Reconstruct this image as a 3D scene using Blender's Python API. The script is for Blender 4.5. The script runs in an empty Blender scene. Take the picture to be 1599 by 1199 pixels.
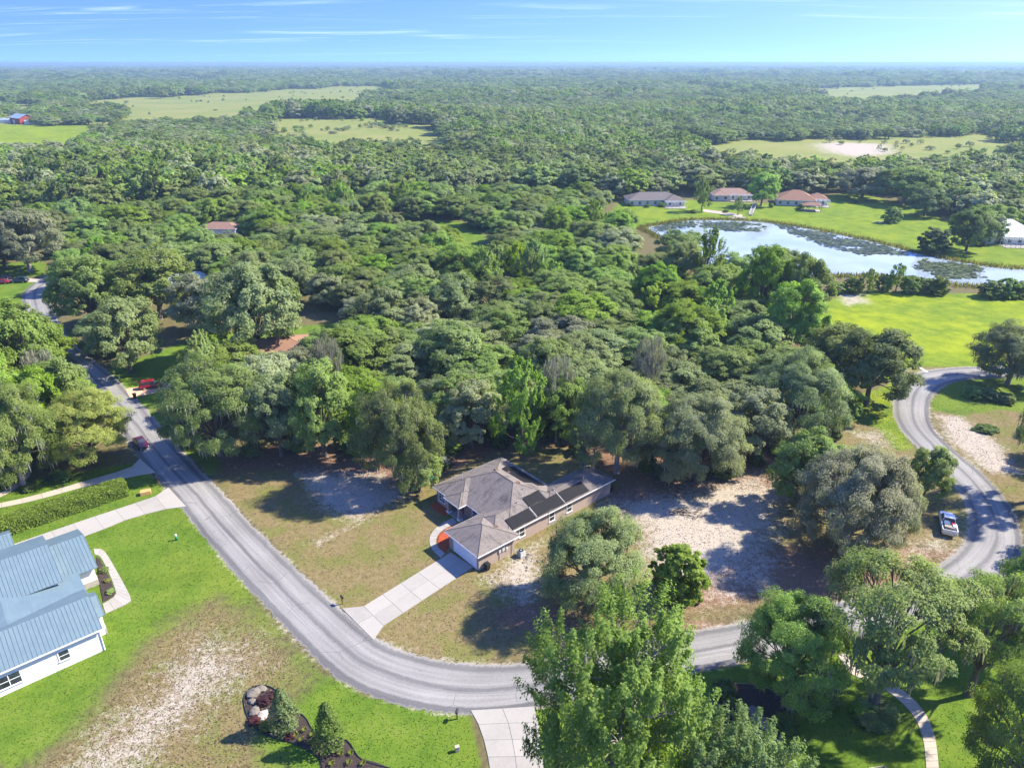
import bpy, math, random
import numpy as np
from mathutils import Vector, Matrix

random.seed(7)
rng = np.random.default_rng(11)
scene = bpy.context.scene
C = scene.collection
R = math.radians

# ------------------------------------------------------------------ camera, sky, sun, exposure
CAM_H, FPX, PITCH = 62.0, 1110.0, R(24.3)
cam_data = bpy.data.cameras.new('camera')
cam_data.sensor_width = 36.0
cam_data.lens = FPX / 1599.0 * 36.0
cam_data.clip_start, cam_data.clip_end = 1.0, 120000.0
cam = bpy.data.objects.new('camera', cam_data)
cam.location = (0, 0, CAM_H)
cam.rotation_euler = (math.pi / 2 - PITCH, 0, 0)
C.objects.link(cam)
scene.camera = cam

SUN_AZ, SUN_EL = R(14), R(42)          # azimuth from +X towards +Y
sun_dir = Vector((math.cos(SUN_EL) * math.cos(SUN_AZ), math.cos(SUN_EL) * math.sin(SUN_AZ), math.sin(SUN_EL)))
sun_data = bpy.data.lights.new('sun', 'SUN')
sun_data.energy = 2.6
sun_data.angle = R(1.0)
sun_data.color = (1.0, 0.91, 0.74)
sun = bpy.data.objects.new('sun', sun_data)
sun.rotation_euler = sun_dir.to_track_quat('Z', 'Y').to_euler()
sun.location = (200, 100, 300)
C.objects.link(sun)

scene.view_settings.view_transform = 'Standard'
scene.view_settings.look = 'None'
scene.view_settings.gamma = 1.0
scene.view_settings.exposure = 2.4
scene.render.engine = 'CYCLES'
scene.cycles.max_bounces = 6
scene.cycles.diffuse_bounces = 4
scene.cycles.transmission_bounces = 3
scene.cycles.volume_bounces = 1
scene.cycles.use_denoising = True
scene.cycles.use_adaptive_sampling = True
scene.cycles.adaptive_threshold = 0.02


class NT:
    """small helper to write node trees"""
    def __init__(self, tree):
        self.t = tree
        self.n = tree.nodes
        self.l = tree.links
    def new(self, typ, ins=None, **props):
        nd = self.n.new(typ)
        for k, v in props.items():
            setattr(nd, k, v)
        for k, v in (ins or {}).items():
            self.put(nd.inputs[k], v)
        return nd
    def put(self, sock, v):
        if isinstance(v, bpy.types.NodeSocket):
            self.l.new(v, sock)
        elif v is not None:
            if sock.type == 'RGBA' and len(v) == 3:
                v = (*v, 1.0)
            sock.default_value = v
    def math(self, op, a, b=None, c=None, clamp=False):
        nd = self.new('ShaderNodeMath', operation=op, use_clamp=clamp)
        for i, v in enumerate((a, b, c)):
            if v is not None:
                self.put(nd.inputs[i], v)
        return nd.outputs[0]
    def mix(self, fac, a, b, blend='MIX'):
        nd = self.new('ShaderNodeMix', data_type='RGBA', blend_type=blend)
        self.put(nd.inputs[0], fac)
        self.put(nd.inputs[6], a)
        self.put(nd.inputs[7], b)
        return nd.outputs[2]
    def noise(self, scale, detail=4, vec=None, rough=0.55, dist=0.0):
        nd = self.new('ShaderNodeTexNoise', {'Scale': scale, 'Detail': detail, 'Roughness': rough, 'Distortion': dist})
        if vec is not None:
            self.l.new(vec, nd.inputs['Vector'])
        return nd.outputs[0]
    def ramp(self, fac, stops, interp='LINEAR'):
        nd = self.new('ShaderNodeValToRGB')
        nd.color_ramp.interpolation = interp
        el = nd.color_ramp.elements
        while len(el) < len(stops):
            el.new(0.5)
        for e, (p, col) in zip(el, stops):
            e.position = p
            e.color = (*col, 1.0) if not isinstance(col, (int, float)) else (col, col, col, 1.0)
        self.l.new(fac, nd.inputs[0])
        return nd.outputs[0]
    def step(self, v, lo, hi):
        nd = self.new('ShaderNodeMapRange', interpolation_type='SMOOTHSTEP')
        self.put(nd.inputs[0], v)
        self.put(nd.inputs[1], lo)
        self.put(nd.inputs[2], hi)
        return nd.outputs[0]
    def scaled(self, vec, s):
        nd = self.new('ShaderNodeMapping')
        self.l.new(vec, nd.inputs[0])
        nd.inputs['Scale'].default_value = s
        return nd.outputs[0]


world = bpy.data.worlds.new('World')
scene.world = world
world.use_nodes = True
wt = NT(world.node_tree)
wt.n.clear()
tc = wt.new('ShaderNodeTexCoord').outputs['Generated']
sep = wt.new('ShaderNodeSeparateXYZ', {0: tc})
zc = wt.math('MAXIMUM', sep.outputs[2], 0.0)
zup = wt.math('ADD', wt.math('MULTIPLY', zc, 5.5), 0.38)
vec = wt.new('ShaderNodeCombineXYZ', {0: sep.outputs[0], 1: sep.outputs[1], 2: zup})
vecn = wt.new('ShaderNodeVectorMath', {0: vec.outputs[0]}, operation='NORMALIZE')
sky = wt.new('ShaderNodeTexSky', sky_type='NISHITA', sun_disc=False, sun_elevation=SUN_EL,
             sun_rotation=math.pi / 2 - SUN_AZ, altitude=60.0, air_density=1.0, dust_density=0.35, ozone_density=3.0)
wt.l.new(vecn.outputs[0], sky.inputs[0])
tint = wt.mix(1.0, sky.outputs[0], (1.06, 0.86, 0.97), 'MULTIPLY')
hs = wt.new('ShaderNodeHueSaturation', {'Saturation': 1.26, 'Value': 1.0, 'Color': tint})
# thin cirrus: stretched noise laid on a high flat layer
den = wt.math('ADD', zc, 0.045)
cx = wt.math('DIVIDE', sep.outputs[0], den)
cy = wt.math('DIVIDE', sep.outputs[1], den)
cv = wt.new('ShaderNodeCombineXYZ', {0: wt.math('ADD', wt.math('MULTIPLY', cx, 0.16), wt.math('MULTIPLY', cy, 0.05)), 1: wt.math('MULTIPLY', cy, 0.55), 2: 3.7})
c1 = wt.noise(1.9, 8, cv.outputs[0], 0.68, 0.9)
c2 = wt.noise(0.45, 2, cv.outputs[0], 0.5)
cl = wt.math('MULTIPLY', wt.step(c1, 0.50, 0.78), wt.step(c2, 0.47, 0.68))
cl = wt.math('MULTIPLY', cl, 0.16)
skyc = wt.mix(cl, hs.outputs[0], (5.4, 5.9, 6.8))
bg = wt.new('ShaderNodeBackground', {'Color': skyc, 'Strength': 0.108})
wo = wt.new('ShaderNodeOutputWorld')
wt.l.new(bg.outputs[0], wo.inputs[0])

# ------------------------------------------------------------------ survey: photograph pixel -> point on a level plane
_c, _s = math.cos(PITCH), math.sin(PITCH)
def g(px, py, z=0.0):
    u = (px - 799.5) / FPX
    v = (599.5 - py) / FPX
    t = (z - CAM_H) / (-_s + v * _c)
    return Vector((u * t, (_c + v * _s) * t, z))
def depth(p):
    return p[1] * _c - (p[2] - CAM_H) * _s
def to_px(p):
    d = depth(p)
    return (799.5 + FPX * p[0] / d, 599.5 - FPX * (p[1] * _s + (p[2] - CAM_H) * _c) / d)
def gl(pts, z=0.0):
    return [g(x, y, z).to_2d() for x, y in pts]

# ------------------------------------------------------------------ materials
MATS = {}
def material(name, build):
    m = bpy.data.materials.new(name)
    m.use_nodes = True
    nt = NT(m.node_tree)
    nt.n.clear()
    out = nt.new('ShaderNodeOutputMaterial')
    sh = build(nt)
    nt.l.new(sh, out.inputs[0])
    MATS[name] = m
    return m
def principled(nt, color, rough=0.7, spec=0.3, metal=0.0, normal=None, **kw):
    b = nt.new('ShaderNodeBsdfPrincipled', {'Roughness': rough, 'Metallic': metal, 'Specular IOR Level': spec})
    nt.put(b.inputs['Base Color'], color)
    if normal is not None:
        nt.l.new(normal, b.inputs['Normal'])
    for k, v in kw.items():
        nt.put(b.inputs[k], v)
    return b.outputs[0]
def bump(nt, h, strength=0.3, dist=0.05):
    return nt.new('ShaderNodeBump', {'Height': h, 'Strength': strength, 'Distance': dist}).outputs[0]
def objco(nt):
    return nt.new('ShaderNodeTexCoord').outputs['Object']
def worldco(nt):
    return nt.new('ShaderNodeNewGeometry').outputs['Position']

def simple(name, col, rough=0.7, spec=0.3, metal=0.0, var=0.12, scale=3.0, bmp=0.0):
    def f(nt):
        co = objco(nt)
        n = nt.noise(scale, 5, co, 0.6)
        n2 = nt.noise(scale * 7, 3, co)
        k = nt.math('ADD', nt.math('MULTIPLY', n, 0.65), nt.math('MULTIPLY', n2, 0.35))
        c = nt.ramp(k, [(0.25, tuple(x * (1 - var) for x in col)), (0.75, tuple(min(1, x * (1 + var)) for x in col))])
        return principled(nt, c, rough, spec, metal, bump(nt, n2, bmp, 0.02) if bmp else None)
    return material(name, f)

simple('stucco', (0.36, 0.285, 0.24), 0.85, 0.15, var=0.07, scale=1.2, bmp=0.2)
simple('stucco_white', (0.74, 0.73, 0.71), 0.8, 0.2, var=0.05, scale=0.8, bmp=0.1)
simple('stucco_cream', (0.60, 0.56, 0.50), 0.8, 0.2, var=0.06, scale=0.8)
simple('white_paint', (0.80, 0.80, 0.80), 0.45, 0.4, var=0.04)
simple('grey_metal', (0.34, 0.35, 0.36), 0.45, 0.4, 0.3, var=0.08)
simple('pale_metal', (0.55, 0.56, 0.56), 0.45, 0.4, 0.2, var=0.06)
simple('black_plastic', (0.018, 0.019, 0.021), 0.4, 0.4, var=0.2)
simple('rubber', (0.02, 0.02, 0.02), 0.85, 0.2, var=0.2)
simple('chrome', (0.6, 0.6, 0.62), 0.2, 0.5, 0.9, var=0.03)
simple('wood', (0.16, 0.09, 0.05), 0.75, 0.2, var=0.25, scale=5)
simple('wood_grey', (0.26, 0.235, 0.21), 0.8, 0.2, var=0.2, scale=5)
simple('cardboard', (0.55, 0.32, 0.13), 0.75, 0.2, var=0.1)
simple('stone', (0.36, 0.33, 0.29), 0.9, 0.15, var=0.3, scale=3, bmp=0.5)
simple('pale_stone', (0.17, 0.15, 0.125), 0.9, 0.15, var=0.3, scale=3, bmp=0.5)
simple('mulch_red', (0.30, 0.065, 0.028), 0.9, 0.1, var=0.5, scale=6, bmp=0.8)
simple('mulch_dark', (0.045, 0.034, 0.032), 0.9, 0.1, var=0.6, scale=5, bmp=0.8)
simple('sign_green', (0.02, 0.22, 0.10), 0.4, 0.4, var=0.05)
simple('sign_red', (0.45, 0.02, 0.02), 0.4, 0.4, var=0.05)
simple('solar_mat', (0.012, 0.012, 0.015), 0.7, 0.12, var=0.25, scale=2.0)
simple('barn_red', (0.34, 0.04, 0.035), 0.7, 0.2, var=0.15)
simple('screen_mesh', (0.22, 0.23, 0.24), 0.7, 0.2, var=0.05)
simple('interior_dark', (0.05, 0.05, 0.055), 0.8, 0.1, var=0.2)
simple('plastic_blue', (0.05, 0.10, 0.20), 0.5, 0.3, var=0.2)
simple('dead_wood', (0.10, 0.075, 0.06), 0.9, 0.1, var=0.4, scale=3)
material('glass', lambda nt: principled(nt, nt.ramp(nt.noise(0.7, 2, objco(nt)), [(0.3, (0.015, 0.02, 0.028)), (0.7, (0.05, 0.065, 0.08))]), 0.06, 0.6))
def paint(name, col):
    material(name, lambda nt: principled(nt, nt.ramp(nt.noise(1.5, 3, objco(nt)), [(0.3, tuple(x * 0.88 for x in col)), (0.7, col)]), 0.22, 0.5, 0.15, **{'Coat Weight': 0.6, 'Coat Roughness': 0.05}))
paint('paint_red', (0.28, 0.008, 0.02))
paint('paint_maroon', (0.085, 0.005, 0.012))
paint('paint_green', (0.02, 0.065, 0.07))
paint('paint_dark', (0.02, 0.022, 0.03))
paint('paint_white', (0.78, 0.78, 0.76))
material('lamp_red', lambda nt: principled(nt, nt.ramp(nt.noise(9, 1, objco(nt)), [(0.3, (0.30, 0.005, 0.005)), (0.7, (0.42, 0.01, 0.01))]), 0.2, 0.5))
material('lamp_clear', lambda nt: principled(nt, nt.ramp(nt.noise(9, 1, objco(nt)), [(0.3, (0.55, 0.56, 0.58)), (0.7, (0.75, 0.76, 0.78))]), 0.12, 0.6))

def shingle(name, base, dark, streak=0.5):
    def f(nt):
        uv = nt.new('ShaderNodeAttribute', attribute_name='UVMap').outputs['Vector']
        br = nt.new('ShaderNodeTexBrick', {'Vector': uv, 'Scale': 1.0, 'Mortar Size': 0.012, 'Brick Width': 0.33, 'Row Height': 0.18, 'Bias': 0.0})
        nt.put(br.inputs['Color1'], base)
        nt.put(br.inputs['Color2'], tuple(x * 0.78 for x in base))
        nt.put(br.inputs['Mortar'], tuple(x * 0.55 for x in base))
        sv = nt.scaled(uv, (0.9, 0.25, 1))
        st = nt.noise(1.6, 6, sv, 0.65)
        st2 = nt.noise(0.35, 3, uv, 0.5)
        m = nt.math('MULTIPLY', nt.step(st, 0.44, 0.66), nt.step(st2, 0.38, 0.62))
        c = nt.mix(nt.math('MULTIPLY', m, streak), br.outputs[0], dark)
        n3 = nt.noise(9, 3, uv)
        c = nt.mix(0.25, c, nt.ramp(n3, [(0.3, 0.25), (0.7, 0.85)]), 'OVERLAY')
        return principled(nt, c, 0.9, 0.15, 0, bump(nt, br.outputs[1], 0.35, 0.02))
    return material(name, f)
shingle('shingle_tan', (0.205, 0.180, 0.165), (0.06, 0.055, 0.055), 0.85)
shingle('shingle_grey', (0.155, 0.137, 0.130), (0.10, 0.09, 0.09), 0.4)
shingle('shingle_brown', (0.26, 0.16, 0.12), (0.15, 0.10, 0.09), 0.4)
shingle('tile_terracotta', (0.27, 0.155, 0.105), (0.17, 0.11, 0.085), 0.5)
shingle('tile_pink', (0.28, 0.19, 0.15), (0.2, 0.15, 0.12), 0.4)
def metal_roof(nt):
    co = objco(nt)
    n = nt.noise(0.5, 4, co, 0.6)
    n2 = nt.noise(3.0, 4, nt.scaled(co, (1, 0.15, 1)), 0.6)
    k = nt.math('ADD', nt.math('MULTIPLY', n, 0.5), nt.math('MULTIPLY', n2, 0.5))
    c = nt.ramp(k, [(0.3, (0.098, 0.150, 0.180)), (0.7, (0.135, 0.192, 0.222))])
    return principled(nt, c, 0.5, 0.3, 0.0)
material('metal_blue', metal_roof)
material('metal_silver', lambda nt: principled(nt, nt.ramp(nt.noise(0.6, 4, objco(nt)), [(0.3, (0.27, 0.34, 0.40)), (0.7, (0.36, 0.42, 0.47))]), 0.45, 0.4, 0.25))

def concrete(name, col, var=0.12):
    def f(nt):
        co = worldco(nt)
        n = nt.noise(0.35, 4, co, 0.6)
        n2 = nt.noise(2.5, 5, co, 0.65)
        n3 = nt.noise(14, 3, co)
        rnd = nt.new('ShaderNodeObjectInfo').outputs['Random']
        k = nt.math('ADD', nt.math('MULTIPLY', n, 0.45), nt.math('ADD', nt.math('MULTIPLY', n2, 0.3), nt.math('MULTIPLY', n3, 0.25)))
        k = nt.math('ADD', k, nt.math('MULTIPLY', nt.math('SUBTRACT', rnd, 0.5), 0.22))
        c = nt.ramp(k, [(0.25, tuple(x * (1 - var * 1.6) for x in col)), (0.5, col), (0.75, tuple(x * (1 + var) for x in col))])
        return principled(nt, c, 0.88, 0.15, 0, bump(nt, n3, 0.15, 0.01))
    return material(name, f)
concrete('concrete', (0.295, 0.28, 0.255))
concrete('concrete_tan', (0.36, 0.32, 0.27))
concrete('concrete_orange', (0.52, 0.33, 0.22))
concrete('concrete_dark', (0.30, 0.27, 0.245), 0.25)

def asphalt(nt):
    uv = nt.new('ShaderNodeAttribute', attribute_name='UVMap').outputs['Vector']
    sp = nt.new('ShaderNodeSeparateXYZ', {0: uv})
    co = worldco(nt)
    along, across = sp.outputs[0], sp.outputs[1]
    wob = nt.math('MULTIPLY', nt.math('SUBTRACT', nt.noise(0.12, 4, co, 0.6), 0.5), 0.10)
    wob2 = nt.math('MULTIPLY', nt.math('SUBTRACT', nt.noise(1.4, 3, co, 0.6), 0.5), 0.035)
    a = nt.math('ADD', across, nt.math('ADD', wob, wob2))
    base = nt.ramp(a, [(0.0, (0.172, 0.167, 0.161)), (0.05, (0.107, 0.105, 0.107)), (0.115, (0.103, 0.102, 0.103)), (0.15, (0.200, 0.196, 0.190)),
                       (0.30, (0.217, 0.211, 0.203)), (0.415, (0.193, 0.189, 0.184)), (0.45, (0.114, 0.112, 0.113)), (0.49, (0.124, 0.122, 0.122)), (0.525, (0.200, 0.196, 0.190)),
                       (0.70, (0.213, 0.208, 0.200)), (0.80, (0.186, 0.182, 0.177)), (0.855, (0.117, 0.116, 0.115)), (0.90, (0.124, 0.121, 0.118)), (0.955, (0.179, 0.173, 0.164)), (1.0, (0.241, 0.228, 0.207))])
    sv = nt.new('ShaderNodeCombineXYZ', {0: nt.math('MULTIPLY', along, 0.06), 1: nt.math('MULTIPLY', across, 16.0), 2: 0.0})
    st = nt.noise(1.0, 5, sv.outputs[0], 0.6)
    c = nt.mix(0.5, base, nt.ramp(st, [(0.3, 0.3), (0.7, 0.72)]), 'OVERLAY')
    pt = nt.noise(0.09, 3, co, 0.5)
    c = nt.mix(0.35, c, nt.ramp(pt, [(0.35, 0.36), (0.65, 0.64)]), 'OVERLAY')
    f = nt.noise(7, 4, co, 0.7)
    c = nt.mix(0.45, c, nt.ramp(f, [(0.3, 0.33), (0.7, 0.68)]), 'OVERLAY')
    # tar-filled cracks
    vo = nt.new('ShaderNodeTexVoronoi', {'Vector': nt.scaled(co, (0.22, 0.22, 0.22)), 'Scale': 1.0}, feature='DISTANCE_TO_EDGE')
    cr = nt.math('SUBTRACT', 1.0, nt.step(vo.outputs[0], 0.0, 0.014))
    cr = nt.math('MULTIPLY', cr, nt.step(nt.noise(0.25, 2, co), 0.5, 0.6))
    c = nt.mix(nt.math('MULTIPLY', cr, 0.55), c, (0.07, 0.07, 0.075))
    return principled(nt, c, 0.85, 0.2, 0, bump(nt, f, 0.15, 0.01))
material('asphalt', asphalt)
material('road_paint', lambda nt: principled(nt, nt.ramp(nt.noise(3, 4, worldco(nt)), [(0.35, (0.45, 0.45, 0.44)), (0.6, (0.78, 0.78, 0.77))]), 0.7, 0.2))

def ground_mat(nt):
    co = worldco(nt)
    za = nt.new('ShaderNodeAttribute', attribute_name='zone_a')
    zb = nt.new('ShaderNodeAttribute', attribute_name='zone_b')
    sa = nt.new('ShaderNodeSeparateColor', {0: za.outputs['Color']})
    sb = nt.new('ShaderNodeSeparateColor', {0: zb.outputs['Color']})
    lush, dry, sand = sa.outputs[0], sa.outputs[1], sa.outputs[2]
    needle, field, canopy = sb.outputs[0], sb.outputs[1], sb.outputs[2]
    n_big = nt.noise(0.035, 4, co, 0.55)
    n_mid = nt.noise(0.22, 5, co, 0.6)
    n_sm = nt.noise(1.3, 5, co, 0.65)
    n_fine = nt.noise(5.5, 4, co, 0.7)
    n_vf = nt.noise(16, 2, co, 0.6)
    def wgt(w, amp, nn, lo=0.38, hi=0.62):
        return nt.step(nt.math('ADD', w, nt.math('MULTIPLY', nt.math('SUBTRACT', nn, 0.5), amp)), lo, hi)
    edge = nt.math('ADD', nt.math('MULTIPLY', n_mid, 0.5), nt.math('ADD', nt.math('MULTIPLY', n_sm, 0.3), nt.math('MULTIPLY', n_fine, 0.2)))
    floor = nt.ramp(n_sm, [(0.3, (0.075, 0.062, 0.032)), (0.55, (0.12, 0.105, 0.05)), (0.75, (0.12, 0.15, 0.045))])
    # yellow-green marsh and pasture
    fcol = nt.ramp(nt.math('ADD', nt.math('MULTIPLY', nt.noise(0.012, 4, co, 0.6), 0.6), nt.math('MULTIPLY', n_mid, 0.4)),
                   [(0.3, (0.10, 0.145, 0.030)), (0.48, (0.165, 0.19, 0.046)), (0.7, (0.235, 0.21, 0.08))])
    # leaf litter
    ncol = nt.ramp(n_fine, [(0.28, (0.095, 0.052, 0.034)), (0.5, (0.185, 0.108, 0.070)), (0.72, (0.28, 0.185, 0.130))])
    ncol = nt.mix(nt.step(n_sm, 0.55, 0.72), ncol, (0.30, 0.22, 0.15))
    # thin dry lawn
    dk = nt.math('ADD', nt.math('MULTIPLY', n_sm, 0.5), nt.math('MULTIPLY', n_fine, 0.5))
    dcol = nt.ramp(dk, [(0.3, (0.085, 0.076, 0.027)), (0.48, (0.160, 0.128, 0.056)), (0.6, (0.205, 0.160, 0.085)), (0.74, (0.29, 0.235, 0.155))])
    dcol = nt.mix(nt.math('MULTIPLY', nt.step(n_mid, 0.43, 0.62), 0.72), dcol, nt.ramp(n_fine, [(0.3, (0.085, 0.105, 0.02)), (0.7, (0.155, 0.16, 0.045))]))
    # lush lawn
    lk = nt.math('ADD', nt.math('MULTIPLY', n_mid, 0.45), nt.math('ADD', nt.math('MULTIPLY', n_sm, 0.25), nt.math('MULTIPLY', n_fine, 0.3)))
    lcol = nt.ramp(lk, [(0.34, (0.042, 0.086, 0.009)), (0.47, (0.078, 0.138, 0.014)), (0.56, (0.110, 0.165, 0.020)), (0.68, (0.150, 0.180, 0.045))])
    lcol = nt.mix(nt.math('MULTIPLY', nt.step(n_big, 0.50, 0.66), 0.35), lcol, nt.ramp(n_fine, [(0.3, (0.115, 0.155, 0.016)), (0.7, (0.20, 0.215, 0.035))]))
    lcol = nt.mix(nt.math('MULTIPLY', za.outputs['Alpha'], nt.math('ADD', 0.35, nt.math('MULTIPLY', nt.step(nt.math('ADD', nt.math('MULTIPLY', n_big, 0.6), nt.math('MULTIPLY', n_mid, 0.4)), 0.38, 0.6), 0.6))), lcol, nt.ramp(lk, [(0.35, (0.125, 0.185, 0.008)), (0.55, (0.21, 0.26, 0.010)), (0.7, (0.28, 0.30, 0.018))]))
    # sand with tufts and leaf litter
    spk = nt.math('ADD', nt.math('MULTIPLY', n_fine, 0.55), nt.math('MULTIPLY', n_vf, 0.45))
    scol = nt.ramp(spk, [(0.3, (0.202, 0.167, 0.128)), (0.48, (0.326, 0.286, 0.233)), (0.7, (0.440, 0.405, 0.352))])
    c = nt.mix(wgt(field, 0.7, edge), floor, fcol)
    c = nt.mix(wgt(needle, 0.9, edge), c, ncol)
    c = nt.mix(wgt(dry, 0.7, edge), c, dcol)
    c = nt.mix(wgt(lush, 0.7, edge), c, lcol)
    sedge = nt.math('ADD', nt.math('MULTIPLY', n_mid, 0.25), nt.math('ADD', nt.math('MULTIPLY', n_sm, 0.35), nt.math('MULTIPLY', spk, 0.4)))
    c = nt.mix(wgt(sand, 1.9, sedge, 0.36, 0.66), c, scol)
    ccol = nt.ramp(nt.noise(0.02, 6, co, 0.7), [(0.35, (0.022, 0.036, 0.016)), (0.65, (0.055, 0.075, 0.030))])
    c = nt.mix(canopy, c, ccol)
    h = nt.math('ADD', nt.math('MULTIPLY', n_sm, 0.5), nt.math('MULTIPLY', n_fine, 0.5))
    return principled(nt, c, 0.95, 0.08, 0, bump(nt, h, 0.55, 0.12))
material('ground', ground_mat)

def water(nt):
    co = worldco(nt)
    n = nt.noise(0.05, 3, co)
    c = nt.ramp(n, [(0.35, (0.25, 0.31, 0.36)), (0.65, (0.33, 0.39, 0.43))])
    w = nt.noise(0.9, 3, nt.scaled(co, (1, 0.5, 1)))
    return principled(nt, c, 0.06, 0.5, 0, bump(nt, w, 0.03, 0.05))
material('water', water)

def leaf(name, dark, mid, light, trans=0.5, rough=0.6):
    def f(nt):
        t = nt.new('ShaderNodeAttribute', attribute_name='tint').outputs['Fac']
        rnd = nt.new('ShaderNodeObjectInfo').outputs['Random']
        k = nt.math('ADD', nt.math('MULTIPLY', t, 0.75), nt.math('MULTIPLY', rnd, 0.25))
        c = nt.ramp(k, [(0.12, dark), (0.5, mid), (0.9, light)])
        hs = nt.new('ShaderNodeHueSaturation', {'Color': c})
        r2 = nt.math('FRACT', nt.math('MULTIPLY', rnd, 17.31))
        r3 = nt.math('FRACT', nt.math('MULTIPLY', rnd, 61.7))
        nt.put(hs.inputs['Hue'], nt.math('ADD', 0.485, nt.math('MULTIPLY', r2, 0.03)))
        nt.put(hs.inputs['Saturation'], nt.math('ADD', 0.82, nt.math('MULTIPLY', r3, 0.32)))
        nt.put(hs.inputs['Value'], nt.math('ADD', 0.82, nt.math('MULTIPLY', r2, 0.36)))
        p = principled(nt, hs.outputs[0], rough, 0.12)
        tr = nt.new('ShaderNodeBsdfTranslucent')
        tcol = nt.mix(1.0, hs.outputs[0], (1.15, 1.25, 0.55), 'MULTIPLY')
        nt.l.new(tcol, tr.inputs[0])
        mx = nt.new('ShaderNodeMixShader', {0: trans})
        nt.l.new(p, mx.inputs[1])
        nt.l.new(tr.outputs[0], mx.inputs[2])
        return mx.outputs[0]
    return material(name, f)
leaf('leaf_oak', (0.145, 0.19, 0.062), (0.228, 0.29, 0.1), (0.32, 0.385, 0.155))
leaf('leaf_grey', (0.215, 0.248, 0.135), (0.305, 0.34, 0.195), (0.4, 0.43, 0.275))
leaf('leaf_green', (0.14, 0.218, 0.044), (0.225, 0.325, 0.068), (0.32, 0.42, 0.115))
leaf('leaf_bright', (0.165, 0.255, 0.045), (0.255, 0.37, 0.075), (0.365, 0.475, 0.13))
leaf('leaf_yellow', (0.185, 0.255, 0.025), (0.3, 0.375, 0.036), (0.43, 0.475, 0.06))
leaf('leaf_dark', (0.09, 0.145, 0.045), (0.15, 0.215, 0.062), (0.215, 0.28, 0.095))
leaf('leaf_hedge', (0.115, 0.175, 0.018), (0.21, 0.295, 0.026), (0.32, 0.4, 0.045))
leaf('leaf_gum', (0.135, 0.225, 0.055), (0.215, 0.33, 0.092), (0.315, 0.44, 0.155))
leaf('grass_green', (0.05, 0.10, 0.012), (0.10, 0.17, 0.02), (0.18, 0.23, 0.05), 0.5)
leaf('grass_dry', (0.09, 0.095, 0.03), (0.17, 0.155, 0.065), (0.28, 0.24, 0.13), 0.5)
leaf('litter_leaf', (0.07, 0.045, 0.03), (0.17, 0.11, 0.07), (0.34, 0.27, 0.20), 0.1)
leaf('leaf_pale', (0.26, 0.27, 0.17), (0.355, 0.36, 0.235), (0.45, 0.45, 0.32))
leaf('leaf_purple', (0.045, 0.018, 0.025), (0.09, 0.035, 0.045), (0.16, 0.07, 0.07))
leaf('leaf_lime', (0.16, 0.19, 0.03), (0.27, 0.29, 0.06), (0.40, 0.38, 0.12))
leaf('reed', (0.10, 0.11, 0.035), (0.19, 0.18, 0.065), (0.28, 0.25, 0.11))
leaf('lily', (0.022, 0.035, 0.016), (0.050, 0.066, 0.030), (0.14, 0.16, 0.09), 0.05, 0.4)
leaf('moss', (0.16, 0.165, 0.125), (0.25, 0.255, 0.20), (0.35, 0.35, 0.285), 0.35, 0.9)
simple('bark', (0.13, 0.11, 0.09), 0.95, 0.1, var=0.4, scale=4, bmp=0.6)
simple('bark_grey', (0.27, 0.25, 0.225), 0.95, 0.1, var=0.35, scale=4, bmp=0.6)

# ------------------------------------------------------------------ mesh helpers
def link(o, parent=None):
    C.objects.link(o)
    if parent is not None:
        o.parent = parent
    return o
def tag(o, label=None, cat=None, group=None, kind=None):
    if label: o['label'] = label
    if cat: o['category'] = cat
    if group: o['group'] = group
    if kind: o['kind'] = kind
    return o
def thing(name, label, cat, loc=(0, 0, 0), rz=0.0, group=None):
    o = bpy.data.objects.new(name, None)
    o.location = loc
    o.rotation_euler = (0, 0, rz)
    o.empty_display_size = 0.3
    link(o)
    return tag(o, label, cat, group)

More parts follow.
